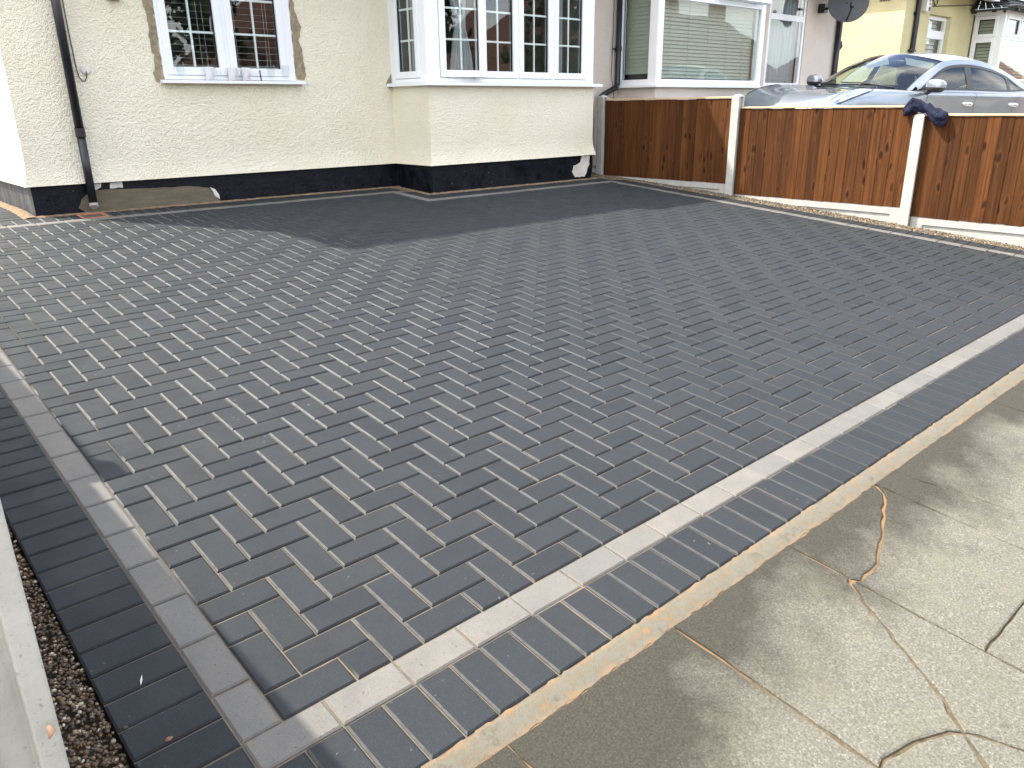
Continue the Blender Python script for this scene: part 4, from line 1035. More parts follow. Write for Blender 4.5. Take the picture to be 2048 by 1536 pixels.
gw2 = build(MB(), 'window', 'upvc', gh); mb = MB()
ring(mb, Bf, 11.71, 12.85, 1.59, 3.035, .06, -.08, -.01); mb.bB(Bf, 11.77, 12.79, -.08, -.008, 2.61, 2.70); build(mb, 'frame', 'upvc', gw2, bevel=.003)
sash(gw2, Bf, 11.77, 12.79, 1.65, 2.61, fixed=True); sash(gw2, Bf, 11.77, 12.79, 2.70, 2.975, fixed=True)
mb = MB(); pts = [(8.0, 5.965, 3.1), (8.0, 5.965, 1.62), (7.985, 5.96, 1.575), (7.95, 5.95, 1.55), (7.72, 5.93, 1.475), (7.65, 5.93, 1.44), (7.62, 5.93, 1.38), (7.62, 5.93, .4)]
mb.tube(pts, .036, 12); gp = build(mb, 'downpipe', 'pipe', gh, smooth=True)
mb = MB(); mb.tube([(8.0, 5.965, 2.0), (8.0, 5.965, 2.06)], .044, 12); mb.tube([(7.90, 5.985, 2.03), (8.10, 5.985, 2.03)], .008, 6); build(mb, 'pipe_bracket', 'pipe', gp)
mb = MB(); mb.tube([(7.93, 6.0, 3.0), (7.925, 6.0, 2.2), (7.90, 5.99, 1.7), (7.93, 5.96, 1.45), (7.935, 5.96, 1.2)], .005, 6); build(mb, 'cable', 'black', gh)
mb = MB(); mb.tube([(13.97, 5.975, 3.3), (13.97, 5.975, .4)], .05, 12); mb.tube([(13.97, 5.975, 2.36), (14.01, 5.96, 2.34), (14.03, 5.955, 2.28), (13.99, 5.965, 2.2)], [.03, .045, .045, .02], 8); build(mb, 'downpipe', 'pipe', gh, smooth=True)
mb = MB(); mb.box(13.845, 14.13, 6.03, 6.07, .4, 3.1); build(mb, 'corner_trim', 'grey_render', gh)
room(gh, 8.1, 10.5, 5.95, 9.0, .7, 3.05); room(gh, 11.3, 13.4, 6.12, 9.0, .7, 3.05)
roof(gh, 7.34, 13.9, 5.36, 9.2, 3.25, 5.75, 13.0)
mb = MB(); mb.box(7.342, 13.9, 5.40, 6.02, 3.10, 3.13); build(mb, 'soffit', 'upvc', gh)
mb = MB(); mb.tube([(7.345, 5.375, 3.21), (13.9, 5.375, 3.21)], .045, 8); build(mb, 'gutter', 'black', gh)
mb = MB(); mb.box(7.93, 10.7, 5.17, 5.375, 3.105, 3.14); mb.add([(7.93, 5.165, 3.14), (10.7, 5.165, 3.14), (10.7, 5.165, 3.25), (7.93, 5.165, 3.25), (7.93, 5.5, 3.35), (10.7, 5.5, 3.35)], [(0, 1, 2, 3), (3, 2, 5, 4)])
build(mb, 'bay_roof', 'slate', gh, recalc=False)
vb3 = thing('venetian_blind', 'closed sage green blind filling the wide bay window of the grey house', 'blind', (9.3, 5.5, 1.66))
sm = MB(); sm.hexa([(-1.12, -.004, -.027), (1.12, -.004, -.027), (1.12, 0, -.027), (-1.12, 0, -.027), (-1.12, .014, .030), (1.12, .014, .030), (1.12, .018, .030), (-1.12, .018, .030)])
sme = sm.mesh('slat'); sme.materials.append(M['slat_green'])
for k in range(27): put(bpy.data.objects.new('slat', sme), vb3, Matrix.Translation((9.29, 5.49, 1.69 + k * .0465)) @ Matrix.Rotation(rng.uniform(-.003, .003), 4, 'Y') @ Matrix.Rotation(rng.uniform(-.05, .05), 4, 'X'))
mb = MB()
for u in (8.45, 8.85, 9.3, 9.75, 10.15): mb.tube([(u, 5.478, 1.66), (u, 5.478, 2.95)], .002, 5)
build(mb, 'cord', 'slat_green', vb3)
vb4 = thing('venetian_blind', 'pale green blind behind the narrow side pane of the grey house bay', 'blind', (8.2, 5.75, 1.70))
sm = MB(); sm.hexa([(-.004, -.26, -.027), (0, -.26, -.027), (0, .26, -.027), (-.004, .26, -.027), (.010, -.26, .028), (.014, -.26, .028), (.014, .26, .028), (.010, .26, .028)])
sme = sm.mesh('slat'); sme.materials.append(M['slat_green'])
for k in range(26): put(bpy.data.objects.new('slat', sme), vb4, Matrix.Translation((8.19, 5.74, 1.745 + k * .0475)))
cu = MB()
def fx(s, t, z): return (11.72 + s * 1.12, 6.19 + .022 * math.sin(s * 62) + .012 * math.sin(s * 23 + 1), z)
folded(cu, fx, 1.6, 3.0, 130)
tag(build(cu, 'curtain', 'net', smooth=True, recalc=False), 'pale net curtain behind the narrow window of the grey house', 'curtain')
# satellite dish
ds = thing('satellite_dish', 'dark grey satellite dish on the corner of the grey house', 'satellite dish', (13.3, 5.9, 2.85))
def ray_pt(u, v, y):
    d = Vector([sum(CAM_R[k][i] * q for k, q in enumerate(((u - 1024) / FPX, (v - 768) / FPX, 1.0))) for i in range(3)]); t = (y - CAM_C[1]) / d.y
    return Vector(CAM_C) + d * t
dc = ray_pt(1697, 5, 5.52)
nrm = (Vector(CAM_C) - dc).normalized(); nrm = (nrm + Vector((.10, -.18, .16))).normalized()
q = nrm.to_track_quat('Z', 'Y').to_matrix().to_4x4()
mb = MB(); mb.lathe(dc, [(0, -.045), (.10, -.040), (.20, -.022), (.29, .004), (.312, .014), (.316, .012), (.312, .006), (.29, -.006), (.2, -.032), (.10, -.050), (0, -.055)], 30, q @ Matrix.Diagonal((1.04, .98, 1, 1))); build(mb, 'reflector', 'dish', ds, smooth=True)
qx, qy = (q @ Vector((1, 0, 0))), (q @ Vector((0, 1, 0)))
mb = MB(); mb.tube([dc - qy * .27, dc - qy * .20 + nrm * .16, dc - qy * .10 + nrm * .30], .014, 8); build(mb, 'arm', 'black', ds)
mb = MB(); mb.tube([dc - qy * .12 + nrm * .30, dc - qy * .05 + nrm * .27], [.035, .028], 10); build(mb, 'receiver', 'black', ds)
mb = MB(); mb.tube([dc - nrm * .05, Vector((13.28, 5.90, 2.84))], .02, 8); mb.box(13.22, 13.34, 5.90, 6.018, 2.78, 2.92); build(mb, 'bracket', 'black', ds)

# ---- yellow house
yh = thing('yellow_house', 'pale yellow rendered bungalow beyond the grey house with sunlit side wall', 'house', (19.5, 8, .6))
Ys = basis((16.65, 6.02, 0), (0, -1, 0), (-1, 0, 0)); Ybs = basis((20.27, 6.02, 0), (0, -1, 0), (-1, 0, 0)); ZY = 3.46
mb = MB()
wall_grid(mb, Ys, -6, 0, .3, ZY, kick=0); wall_grid(mb, Bf, 16.65, 20.27, .3, ZY, [(17.86, 19.0, 1.5, 3.045)], kick=0)
wall_grid(mb, Bb, 20.27, 23.2, .3, 1.75, kick=0); wall_grid(mb, Ybs, 0, .65, .3, 1.75, kick=0); wall_grid(mb, Bf, 23.2, 25, .3, ZY, kick=0)
build(mb, 'wall', 'yellow_render', yh, recalc=False)
mb = MB(); mb.bB(Bb, 20.26, 23.2, -.06, .01, 3.16, 3.26); mb.bB(Ybs, 0, .64, -.06, .01, 3.16, 3.26); build(mb, 'bay_frieze', 'upvc', yh)
yw = build(MB(), 'window', 'upvc', yh); mb = MB()
ring(mb, Bf, 17.865, 18.995, 1.505, 3.04, .075, -.16, -.09); mb.bB(Bf, 17.94, 18.92, -.16, -.088, 2.60, 2.76); build(mb, 'frame', 'upvc', yw)
Bfi = lambda u, d, z: Bf(u, d - .10, z)
sash(yw, Bfi, 17.94, 18.92, 1.58, 2.60, fixed=True); sash(yw, Bfi, 17.94, 18.92, 2.76, 2.965, fixed=True)
yw2 = build(MB(), 'window', 'upvc', yh); mb = MB()
ring(mb, Ybs, .03, .56, 1.76, 3.16, .035, -.08, .0); mb.bB(Ybs, .56, .65, -.1, .004, 1.76, 3.16); mb.bB(Ybs, .065, .525, -.08, -.002, 2.64, 2.68)
mb.bB(Bb, 20.272, 20.37, -.1, .004, 1.76, 3.16); ring(mb, Bb, 20.37, 23.1, 1.76, 3.16, .05, -.08, .0); mb.bB(Bb, 20.42, 23.05, -.08, -.002, 2.63, 2.69); mb.bB(Bb, 21.28, 21.34, -.08, -.003, 2.69, 3.11)
build(mb, 'frame', 'upvc', yw2)
sash(yw2, Ybs, .065, .525, 1.8, 2.64, wd=.07); sash(yw2, Ybs, .065, .525, 2.68, 3.12, wd=.07)
sash(yw2, Bb, 20.42, 21.28, 2.69, 3.11, wd=.06); sash(yw2, Bb, 21.34, 23.05, 2.69, 3.11, wd=.06); sash(yw2, Bb, 20.42, 23.05, 1.81, 2.63, fixed=True)
mb = MB(); mb.tube([(17.12, 5.965, 3.4), (17.12, 5.965, 2.33)], .05, 12); mb.box(17.0, 17.28, 5.95, 6.01, 2.30, 2.335); mb.box(17.04, 17.2, 5.98, 6.015, 2.98, 3.03); mb.tube([(17.12, 5.965, 2.33), (17.12, 5.965, .4)], .045, 12)
build(mb, 'downpipe', 'pipe', yh)
mb = MB(); mb.box(17.42, 17.62, 5.93, 6.015, 3.06, 3.42); bx = build(mb, 'alarm_box', 'upvc', yh, bevel=.01)
mb = MB(); mb.box(17.52, 17.60, 5.922, 5.929, 3.075, 3.15); build(mb, 'green_panel', 'green_led', bx)
mb = MB()
for k in range(4): mb.lathe((17.545, 5.927, 3.20 + k * .065), [(.024, 0), (.024, .004), (.012, .004), (.012, 0)], 8, Matrix.Rotation(R(90), 4, 'X'))
build(mb, 'printed_symbol', 'black', bx)
mb = MB(); mb.tube([(17.86, 6.0, 3.5), (17.87, 6.0, 3.30), (17.95, 5.99, 3.20), (18.06, 5.99, 3.25), (18.10, 6.0, 3.40), (18.02, 6.0, 3.46)], .011, 6); mb.tube([(17.9, 6.0, 3.19), (18.3, 6.0, 3.22), (19.8, 5.95, 3.33), (20.2, 5.9, 3.37)], .009, 6)
build(mb, 'cable', 'black', yh)
mb = MB(); mb.bB(Ys, -.54, -.32, -.004, .006, 3.235, 3.31); av = build(mb, 'air_brick', 'mortar', yh)
mb = MB()
for k in range(4): mb.bB(Ys, -.52 + k * .05, -.49 + k * .05, .004, .008, 3.25, 3.285)
build(mb, 'vent_hole', 'black', av)
roof(yh, 16.42, 27, 5.4, 9.2, 3.50, 5.9, 13.0, hip0=3.0)
mb = MB(); mb.box(16.45, 27, 5.55, 6.02, 3.46, 3.50); mb.box(16.45, 16.65, 6.02, 12, 3.46, 3.50); mb.box(18.95, 19.9, 5.42, 5.55, 3.36, 3.47); build(mb, 'soffit', 'upvc', yh)
mb = MB(); tiled(mb, (19.95, 5.05, 3.24), (23.4, 5.05, 3.24), (20.25, 5.7, 3.56), (23.4, 5.7, 3.56), 18, 4, .015); tiled(mb, (19.95, 6.0, 3.24), (19.95, 5.05, 3.24), (20.3, 6.0, 3.5), (20.3, 5.6, 3.5), 6, 4, .015)
mb.box(19.97, 23.4, 5.07, 6.0, 3.215, 3.24)
build(mb, 'bay_roof', 'slate', yh, recalc=False)
mb = MB()
for (x, y) in ((20.02, 5.95), (20.02, 5.55), (20.1, 5.12), (20.9, 5.10), (21.8, 5.10)): mb.box(x, x + .07, y - .04, y + .04, 3.17, 3.216)
build(mb, 'rafter_end', 'black', yh)
room(yh, 17.0, 19.6, 6.2, 9, .7, 3.4); room(yh, 20.4, 23.1, 5.9, 9, .7, 3.2)
def blind_simple(label, x0, x1, y, z0, z1, pitch, side=False, mat='slat'):
    t = thing('venetian_blind', label, 'blind', ((x0 + x1) / 2, y, z0)); hw = (x1 - x0) / 2; sm = MB()
    if not side: sm.hexa([(-hw, -.004, -pitch * .42), (hw, -.004, -pitch * .42), (hw, 0, -pitch * .42), (-hw, 0, -pitch * .42), (-hw, .02, pitch * .42), (hw, .02, pitch * .42), (hw, .024, pitch * .42), (-hw, .024, pitch * .42)])
    else: sm.hexa([(-.004, -hw, -pitch * .42), (0, -hw, -pitch * .42), (0, hw, -pitch * .42), (-.004, hw, -pitch * .42), (.02, -hw, pitch * .42), (.024, -hw, pitch * .42), (.024, hw, pitch * .42), (.02, hw, pitch * .42)])
    me = sm.mesh('slat'); me.materials.append(M[mat if not side else 'slat_green'])
    k = 0
    while z0 + k * pitch < z1:
        p = ((x0 + x1) / 2, y, z0 + k * pitch) if not side else (side, y, z0 + k * pitch)
        put(bpy.data.objects.new('slat', me), t, Matrix.Translation(p)); k += 1
blind_simple('pale shutters behind the tall window of the yellow house', 17.95, 18.9, 6.26, 1.6, 2.98, .085)
blind_simple('wide dim slatted shutters in the front of the yellow house bay', 20.45, 23.0, 5.62, 1.85, 3.08, .075, mat='shutter')
blind_simple('green grey blind in the side pane of the yellow house bay', -.25, .25, 5.72, 1.88, 3.05, .07, side=20.40)

# ================================================================== NEIGHBOUR'S DRIVE
CZ0, CGX, CGY, CX0, CY0 = 0.598, -0.05, 0.08, 8.761, 4.131
def zn(x, y):
    a = CZ0 + CGX * (x - CX0) + CGY * (y - CY0)
    return zg(x, y) + (a - zg(x, y)) * sstep(-.35, 1.6, y) * sstep(7.36, 8.6, x)
mb = MB(); mb.grid([[(x, y, zn(x, y)) for y in np.arange(-.365, 6.05, .2)] for x in np.arange(7.365, 16.7, .2)])
struct(mb, 'neighbour_driveway', 'concrete_ground', 'grey concrete parking area in front of the grey house', smooth=True, recalc=False)

# ================================================================== CAR
from mathutils import noise as mnoise
hd = 2.868
fw = Vector((math.cos(hd), math.sin(hd), 0)); fw.z = CGX * fw.x + CGY * fw.y; fw.normalize()
lf = Vector((-math.sin(hd), math.cos(hd), 0)); lf.z = CGX * lf.x + CGY * lf.y; lf = (lf - fw * lf.dot(fw)).normalized()
up = fw.cross(lf)
CO = Vector((CX0, CY0, CZ0))
def CW(s, l, h): return CO - fw * s + lf * l + up * h
def itp(tab):
    xs_ = np.array([t[0] for t in tab]); cols = [np.array([t[k] for t in tab]) for k in range(1, len(tab[0]))]
    sl_ = [np.gradient(c, xs_) for c in cols]
    def f(s):
        s = min(max(s, xs_[0]), xs_[-1]); i = min(max(int(np.searchsorted(xs_, s)) - 1, 0), len(xs_) - 2); h = xs_[i + 1] - xs_[i]; t = (s - xs_[i]) / h
        r = []
        for c, m_ in zip(cols, sl_):
            r.append((2 * t ** 3 - 3 * t ** 2 + 1) * c[i] + (t ** 3 - 2 * t ** 2 + t) * h * m_[i] + (-2 * t ** 3 + 3 * t ** 2) * c[i + 1] + (t ** 3 - t ** 2) * h * m_[i + 1])
        return r[0] if len(r) == 1 else r
    return f
wmax = itp([(0, .56), (.05, .67), (.15, .765), (.35, .845), (.7, .885), (1.2, .895), (2.5, .90), (3.3, .905), (3.7, .89), (4.0, .82), (4.13, .72), (4.19, .62)])
zsh = itp([(0, .60), (.1, .70), (.3, .81), (.7, .905), (1.2, .945), (2, .96), (3, 1.0), (3.6, 1.03), (4.0, 1.0), (4.19, .85)])
edge = itp([(0, .46, .65), (.08, .56, .76), (.2, .63, .85), (.45, .69, .935), (.8, .725, .985), (1.2, .755, 1.005), (1.5, .785, 1.015), (2.4, .825, 1.06), (3.3, .82, 1.11), (3.7, .79, 1.15), (4.08, .70, 1.14), (4.19, .58, 1.02)])
zhood = itp([(0, .67), (.08, .765), (.2, .835), (.45, .905), (.8, .955), (1.12, .99), (1.5, 1.02)])
cant = itp([(1.45, .775, 1.02), (1.75, .705, 1.225), (2.05, .648, 1.385), (2.4, .625, 1.45), (2.8, .62, 1.455), (3.2, .615, 1.41), (3.6, .62, 1.315), (3.95, .63, 1.20), (4.08, .63, 1.14)])
zc = itp([(1.9, 1.455), (2.3, 1.515), (2.6, 1.535), (3.0, 1.52), (3.5, 1.44), (3.9, 1.33), (4.08, 1.26)])
def prof(s):
    wm = wmax(s); we, ze = edge(s); z1 = zsh(s)
    return [(wm - .07, .24), (wm - .02, .42), (wm, .62), (wm - .006, .78), (wm - .018, z1), ((wm + we) / 2 + .025, z1 + (ze - z1) * .72), (we, ze)]
def side(s, r, sg, off=0.0):
    P = prof(s); i = min(int(r), 5); t = r - i
    a, b = P[i], P[i + 1]; l, h = a[0] + (b[0] - a[0]) * t, a[1] + (b[1] - a[1]) * t
    n = Vector((b[1] - a[1], -(b[0] - a[0]))); n.normalize()
    return CW(s, sg * (l + n.x * off), h + n.y * off)
car = thing('parked_car', 'silver blue crossover car parked behind the fence facing the left', 'car', tuple(CO))
ss = [0, .04, .08, .14, .2, .3, .45, .6, .8, 1.0, 1.2, 1.45, 1.7, 2.0, 2.4, 2.8, 3.2, 3.5, 3.7, 3.9, 4.02, 4.1, 4.16, 4.19]
body = MB()
for sg in (1, -1):
    body.grid([[side(s, r, sg) for r in (0, 1, 2, 3, 4, 4.5, 5, 5.5, 6)] for s in ss])
hs = [s for s in ss if s <= 1.2] + [1.36]
def hoodp(s, q):
    we, ze = edge(s); zz = zhood(s); a = abs(q)
    rid = ze * a ** 3 + zz * (1 - a ** 3) - .012 * math.sin(math.pi * min(1, a * 1.0)) * sstep(.2, .6, s)
    back = .0
    return CW(s + (-.16 * (1 - a * a) if s > 1.3 else 0) * 1.0, we * q, rid)
body.grid([[hoodp(s, -1 + 2 * k / 16) for k in range(17)] for s in hs])
body.grid([[CW(0.0 - .02 * math.sin(math.pi * j / 5), (-1 + 2 * k / 8) * (.56 + (.46 - .56) * j / 5), .24 + .42 * j / 5) for k in range(9)] for j in range(6)])
body.grid([[CW(4.19, (-1 + 2 * k / 8) * .6, .24 + .9 * j / 5) for k in range(9)] for j in range(6)])
bo = build(body, 'body', 'paint', car, smooth=True)
def SS(s, t, sg, off=0.0):
    we, ze = edge(s); wc, zcn = cant(s)
    l = we + (wc - we) * t + .018 * math.sin(math.pi * t) + off; h = ze + (zcn - ze) * t
    return CW(s, sg * l, h)
def tl(s): return .05
def tu(s):
    H = max(.001, cant(s)[1] - edge(s)[1]); v = max(tl(s), 1 - .062 / H)
    return tl(s) + (v - tl(s)) * (1 - sstep(3.30, 3.76, s)) ** .8
def band(mb, a, b, f0, f1, sg, n=14, m=3, off=0.0):
    mb.grid([[SS(a + (b - a) * i / n, f0(a + (b - a) * i / n) + (f1(a + (b - a) * i / n) - f0(a + (b - a) * i / n)) * j / m, sg, off) for j in range(m + 1)] for i in range(n + 1)])
shell, blk, panes = MB(), MB(), {}
one = lambda s: 1.0
for sg in (1, -1):
    band(shell, 1.45, 3.76, lambda s: 0, tl, sg, 30, 1); band(shell, 1.52, 3.76, tu, one, sg, 36, 2); band(shell, 3.76, 4.08, lambda s: 0, one, sg, 6, 4)
    fr = .035
    lo = lambda s: tl(s) + fr / max(.04, cant(s)[1] - edge(s)[1]) * .6 if tu(s) - tl(s) > .15 else (tl(s) + tu(s)) / 2
    hi = lambda s: tu(s) - fr / max(.04, cant(s)[1] - edge(s)[1]) if tu(s) - tl(s) > .25 else (tl(s) + tu(s)) / 2
    band(blk, 1.52, 3.76, tl, lo, sg, 30, 1, .002); band(blk, 1.52, 3.76, hi, tu, sg, 36, 1, .002)
    for a, b in ((1.52, 1.76), (2.42, 2.54), (3.26, 3.32), (3.58, 3.76)): band(blk, a, b, lo, hi, sg, 6, 2, .003)
    for a, b, nm in ((1.76, 2.42, 'car_glass'), (2.54, 3.26, 'car_glass_dark'), (3.32, 3.58, 'car_glass_dark')):
        mb = MB(); band(mb, a, b, lo, hi, sg, 12, 3, -.004); build(mb, 'side_window', nm, car, smooth=True, recalc=False)
def wsp(q, r):                                   # windscreen point: q across, r up
    s0, s1 = 1.10 + .30 * q * q, 1.97 + .10 * q * q
    l0, l1 = .715 * q, .610 * q; z0_, z1_ = 1.015, 1.470 - .075 * q * q
    return CW(s0 + (s1 - s0) * r - .02 * math.sin(math.pi * r), l0 + (l1 - l0) * r, z0_ + (z1_ - z0_) * r + .022 * math.sin(math.pi * r))
ws = MB(); ws.grid([[wsp(-1 + 2 * k / 16, j / 10) for k in range(17)] for j in range(11)])
build(ws, 'windscreen', 'car_glass', car, smooth=True, recalc=False)
for sg in (1, -1):                               # A pillars
    shell.grid([[wsp(sg, j / 10).lerp(CW(*(lambda c, s: (s, sg * c[0], c[1]))(cant(1.45 + .62 * j / 10), 1.45 + .62 * j / 10)), t) for t in (.22, .6, 1.0)] for j in range(11)])
    blk.grid([[wsp(sg, j / 10).lerp(CW(*(lambda c, s: (s, sg * c[0], c[1]))(cant(1.45 + .62 * j / 10), 1.45 + .62 * j / 10)), t) for t in (-.0, .22)] for j in range(11)])
def roofp(a, q):
    s0 = 1.97 + .10 * q * q; s = s0 + (4.08 - s0) * a; c = cant(max(s, 2.07) if abs(q) > .99 else s); zz = zc(s); k = abs(q) ** 2.4
    return CW(s, c[0] * q, zz + (c[1] - zz) * k)
shell.grid([[roofp(j / 18, -1 + 2 * k / 14) for k in range(15)] for j in range(19)])
build(shell, 'roof_shell', 'paint', car, smooth=True)
mb = MB(); mb.grid([[CW(4.08 + .08 * t, q * .63 * (1 - .05 * t), 1.26 - .12 * q * q - .16 * t * (1 if abs(q) < .99 else .0)) for q in np.linspace(-1, 1, 9)] for t in (0, .5, 1)]); build(mb, 'rear_window', 'car_glass_dark', car, smooth=True, recalc=False)
blk.grid([[CW(1.08 + .31 * q * q - .045 * (1 - t), .74 * q, 1.005 + .004 * t) for q in np.linspace(-1, 1, 17)] for t in (0, 1, 1.6)])
build(blk, 'window_trim', 'trim', car, smooth=True)
mb = MB(); mb.tube([wsp(.85, .015) + up * .012, wsp(.3, .06) + up * .02, wsp(-.1, .045) + up * .02], .009, 6); mb.tube([wsp(-.80, .02) + up * .012, wsp(-.5, .04) + up * .018, wsp(-.2, .02) + up * .016], .009, 6)
build(mb, 'wiper', 'trim', car)
hl0 = itp([(.08, 4.2), (.3, 4.15), (.5, 4.5), (.66, 5.0), (.76, 5.55)]); hl1 = itp([(.08, 4.6), (.3, 5.55), (.5, 5.92), (.66, 5.97), (.76, 5.8)])
for sg in (1, -1):
    g = MB(); g.grid([[side(s, hl0(s) - .12 + (hl1(s) - hl0(s) + .2) * t, sg, .003) for t in np.linspace(0, 1, 7)] for s in np.linspace(.07, .785, 16)]); ob = build(g, 'headlight', 'trim', car, smooth=True)
    g = MB(); g.grid([[side(s, hl0(s) + (hl1(s) - hl0(s)) * t, sg, .007) for t in np.linspace(0.04, .96, 7)] for s in np.linspace(.10, .755, 16)]); build(g, 'lens', 'lens', ob, smooth=True)
    g = MB(); g.grid([[side(s, hl0(s) + (hl1(s) - hl0(s)) * t, sg, .0095) for t in (.12, .22)] for s in np.linspace(.12, .60, 10)]); build(g, 'running_light', 'chrome', ob, smooth=True)
def superell(c, rx, ry, rz, mb, z0_=-1.0, z1_=1.0, e=.75, n=18, m=10):
    P = []
    for j in range(m + 1):
        h = z0_ + (z1_ - z0_) * j / m; rr = max(0, 1 - abs(h) ** 2.6) ** (1 / 2.6); row = []
        for k in range(n + 1):
            a = 2 * math.pi * k / n; ca, sa = math.cos(a), math.sin(a)
            row.append(CW(c[0] + rx * rr * math.copysign(abs(ca) ** e, ca), c[1] + ry * rr * math.copysign(abs(sa) ** e, sa), c[2] + rz * h))
        P.append(row)
    mb.grid(P)
for sg in (1, -1):
    mb = MB(); superell((1.60, sg * .975, 1.085), .085, .115, .080, mb, -.25, 1.0); mo = build(mb, 'door_mirror', 'paint', car, smooth=True)
    mb = MB(); superell((1.60, sg * .972, 1.083), .083, .112, .078, mb, -1.0, -.22); build(mb, 'mirror_base', 'trim', mo, smooth=True)
    mb = MB(); mb.tube([CW(1.62, sg * .81, .985), CW(1.60, sg * .87, 1.005), CW(1.60, sg * .93, 1.04)], [.035, .03, .035], 10); build(mb, 'mirror_arm', 'trim', mo, smooth=True)
    for s, h in ((2.40, .918), (3.32, .965)):
        mb = MB(); superell((s, sg * (wmax(s) - .012), h), .100, .030, .030, mb, e=1.0); build(mb, 'door_handle', 'chrome', car, smooth=True)
    mb = MB()
    for s in (1.62, 2.53): mb.grid([[side(s + ds_, r, sg, .002) for ds_ in (-.003, .003)] for r in (1, 2, 3, 4, 5, 6)])
    mb.grid([[side(3.30 + .18 * sstep(3, 6, r) + ds_, r, sg, .002) for ds_ in (-.003, .003)] for r in (2, 3, 4, 5, 6)])
    build(mb, 'door_gap', 'trim', car)
    for s in (.80, 3.39):
        M4 = Matrix((( -fw.x, up.x, lf.x * sg, 0), (-fw.y, up.y, lf.y * sg, 0), (-fw.z, up.z, lf.z * sg, 0), (0, 0, 0, 1)))
        mb = MB(); mb.lathe(CW(s, sg * .79, .325), [(.21, -.10), (.30, -.10), (.322, -.08), (.325, 0), (.322, .085), (.30, .105), (.225, .10), (.21, .08)], 32, M4); wo = build(mb, 'wheel', 'rubber', car, smooth=True)
        mb = MB(); mb.lathe(CW(s, sg * .79, .325), [(.0, .075), (.05, .085), (.06, .07), (.19, .055), (.215, .09), (.222, .09), (.222, -.06)], 32, M4); build(mb, 'rim', 'rim', wo, smooth=True)
mb2 = MB(); mb2.hexa([CW(1.15, .72, .35), CW(4.0, .72, .35), CW(4.0, -.72, .35), CW(1.15, -.72, .35), CW(1.15, .72, .45), CW(4.0, .72, .45), CW(4.0, -.72, .45), CW(1.15, -.72, .45)])
mb2.grid([[CW(1.16 + .28 * q * q, .70 * q, .995), CW(1.52 + .1 * q * q, .70 * q, .985), CW(1.78, .70 * q, .93), CW(1.80, .70 * q, .5)] for q in np.linspace(-1, 1, 9)])
build(mb2, 'dashboard', 'trim', car, smooth=True)
for sg in (1, -1):
    mb = MB(); superell((2.62, sg * .37, .72), .10, .24, .40, mb, e=.7); superell((2.72, sg * .37, 1.20), .055, .13, .10, mb); superell((2.40, sg * .37, .52), .28, .24, .10, mb); build(mb, 'seat', 'seat', car, smooth=True)
    mb = MB(); a, b = wsp(sg * .86, .93), wsp(sg * .22, .95); mb.add([a - up * .02 + fw * -.05, b - up * .02 + fw * -.05, b - up * .10 - fw * .10, a - up * .10 - fw * .10], [(0, 1, 2, 3)]); build(mb, 'sun_visor', 'paper', car)
mb = MB(); superell((3.50, 0, .80), .10, .60, .36, mb, e=.6); build(mb, 'rear_seat', 'seat', car, smooth=True)
mb = MB(); c = Vector((1.98, -.37, .965)); mb.tube([CW(c.x + .07 * math.sin(a) * .45, c.y + .18 * math.cos(a), c.z + .17 * math.sin(a)) for a in np.linspace(0, 2 * math.pi, 25)], .014, 8); mb.tube([CW(c.x, c.y - .16, c.z), CW(c.x - .02, c.y, c.z - .01), CW(c.x, c.y + .16, c.z)], .025, 8); build(mb, 'steering_wheel', 'trim', car, smooth=True)
mb = MB(); superell((2.02, .0, 1.375), .02, .12, .035, mb); build(mb, 'rear_view_mirror', 'trim', car, smooth=True)

# ================================================================== NAVY JACKET on the third post
mb = MB()
path = [(7.285, 1.845, 1.235, .035), (7.275, 1.815, 1.265, .058), (7.275, 1.765, 1.292, .060), (7.29, 1.715, 1.290, .050), (7.30, 1.665, 1.275, .040), (7.285, 1.625, 1.250, .046), (7.272, 1.575, 1.220, .058), (7.27, 1.525, 1.195, .064), (7.275, 1.480, 1.190, .052), (7.285, 1.452, 1.195, .030)]
PP = []; n = 40
def lerp_path(t):
    f = t * (len(path) - 1); i = min(int(f), len(path) - 2); u = f - i; a, b = path[i], path[i + 1]; u2 = u * u * (3 - 2 * u)
    return [a[k] + (b[k] - a[k]) * u2 for k in range(4)]
rows = []
for i in range(61):
    x, y, z, r = lerp_path(i / 60); row = []
    if i in (0, 60): r = .004
    for k in range(n):
        a = 2 * math.pi * k / n; ca, sa = math.cos(a), math.sin(a)
        p = Vector((x, y, z)); d = Vector((.60 * ca, .12 * sa, 1.0 * sa if sa > 0 else .95 * sa))
        f = 1.08 + .60 * mnoise.noise(Vector((ca * 1.6, i * .11, sa * 1.6))) + .38 * (1 - abs(mnoise.noise(Vector((ca * 3.4 + 5, i * .23, sa * 3.4))))) - .2
        f += .16 * mnoise.noise(Vector((ca * 8, i * .5, sa * 8)))
        row.append(p + d * r * max(.3, f))
    row.append(row[0]); rows.append(row)
mb.grid(rows)
tag(build(mb, 'jacket', 'cloth', smooth=True, sub=1), 'crumpled navy jacket draped over the top of the concrete fence post', 'jacket')

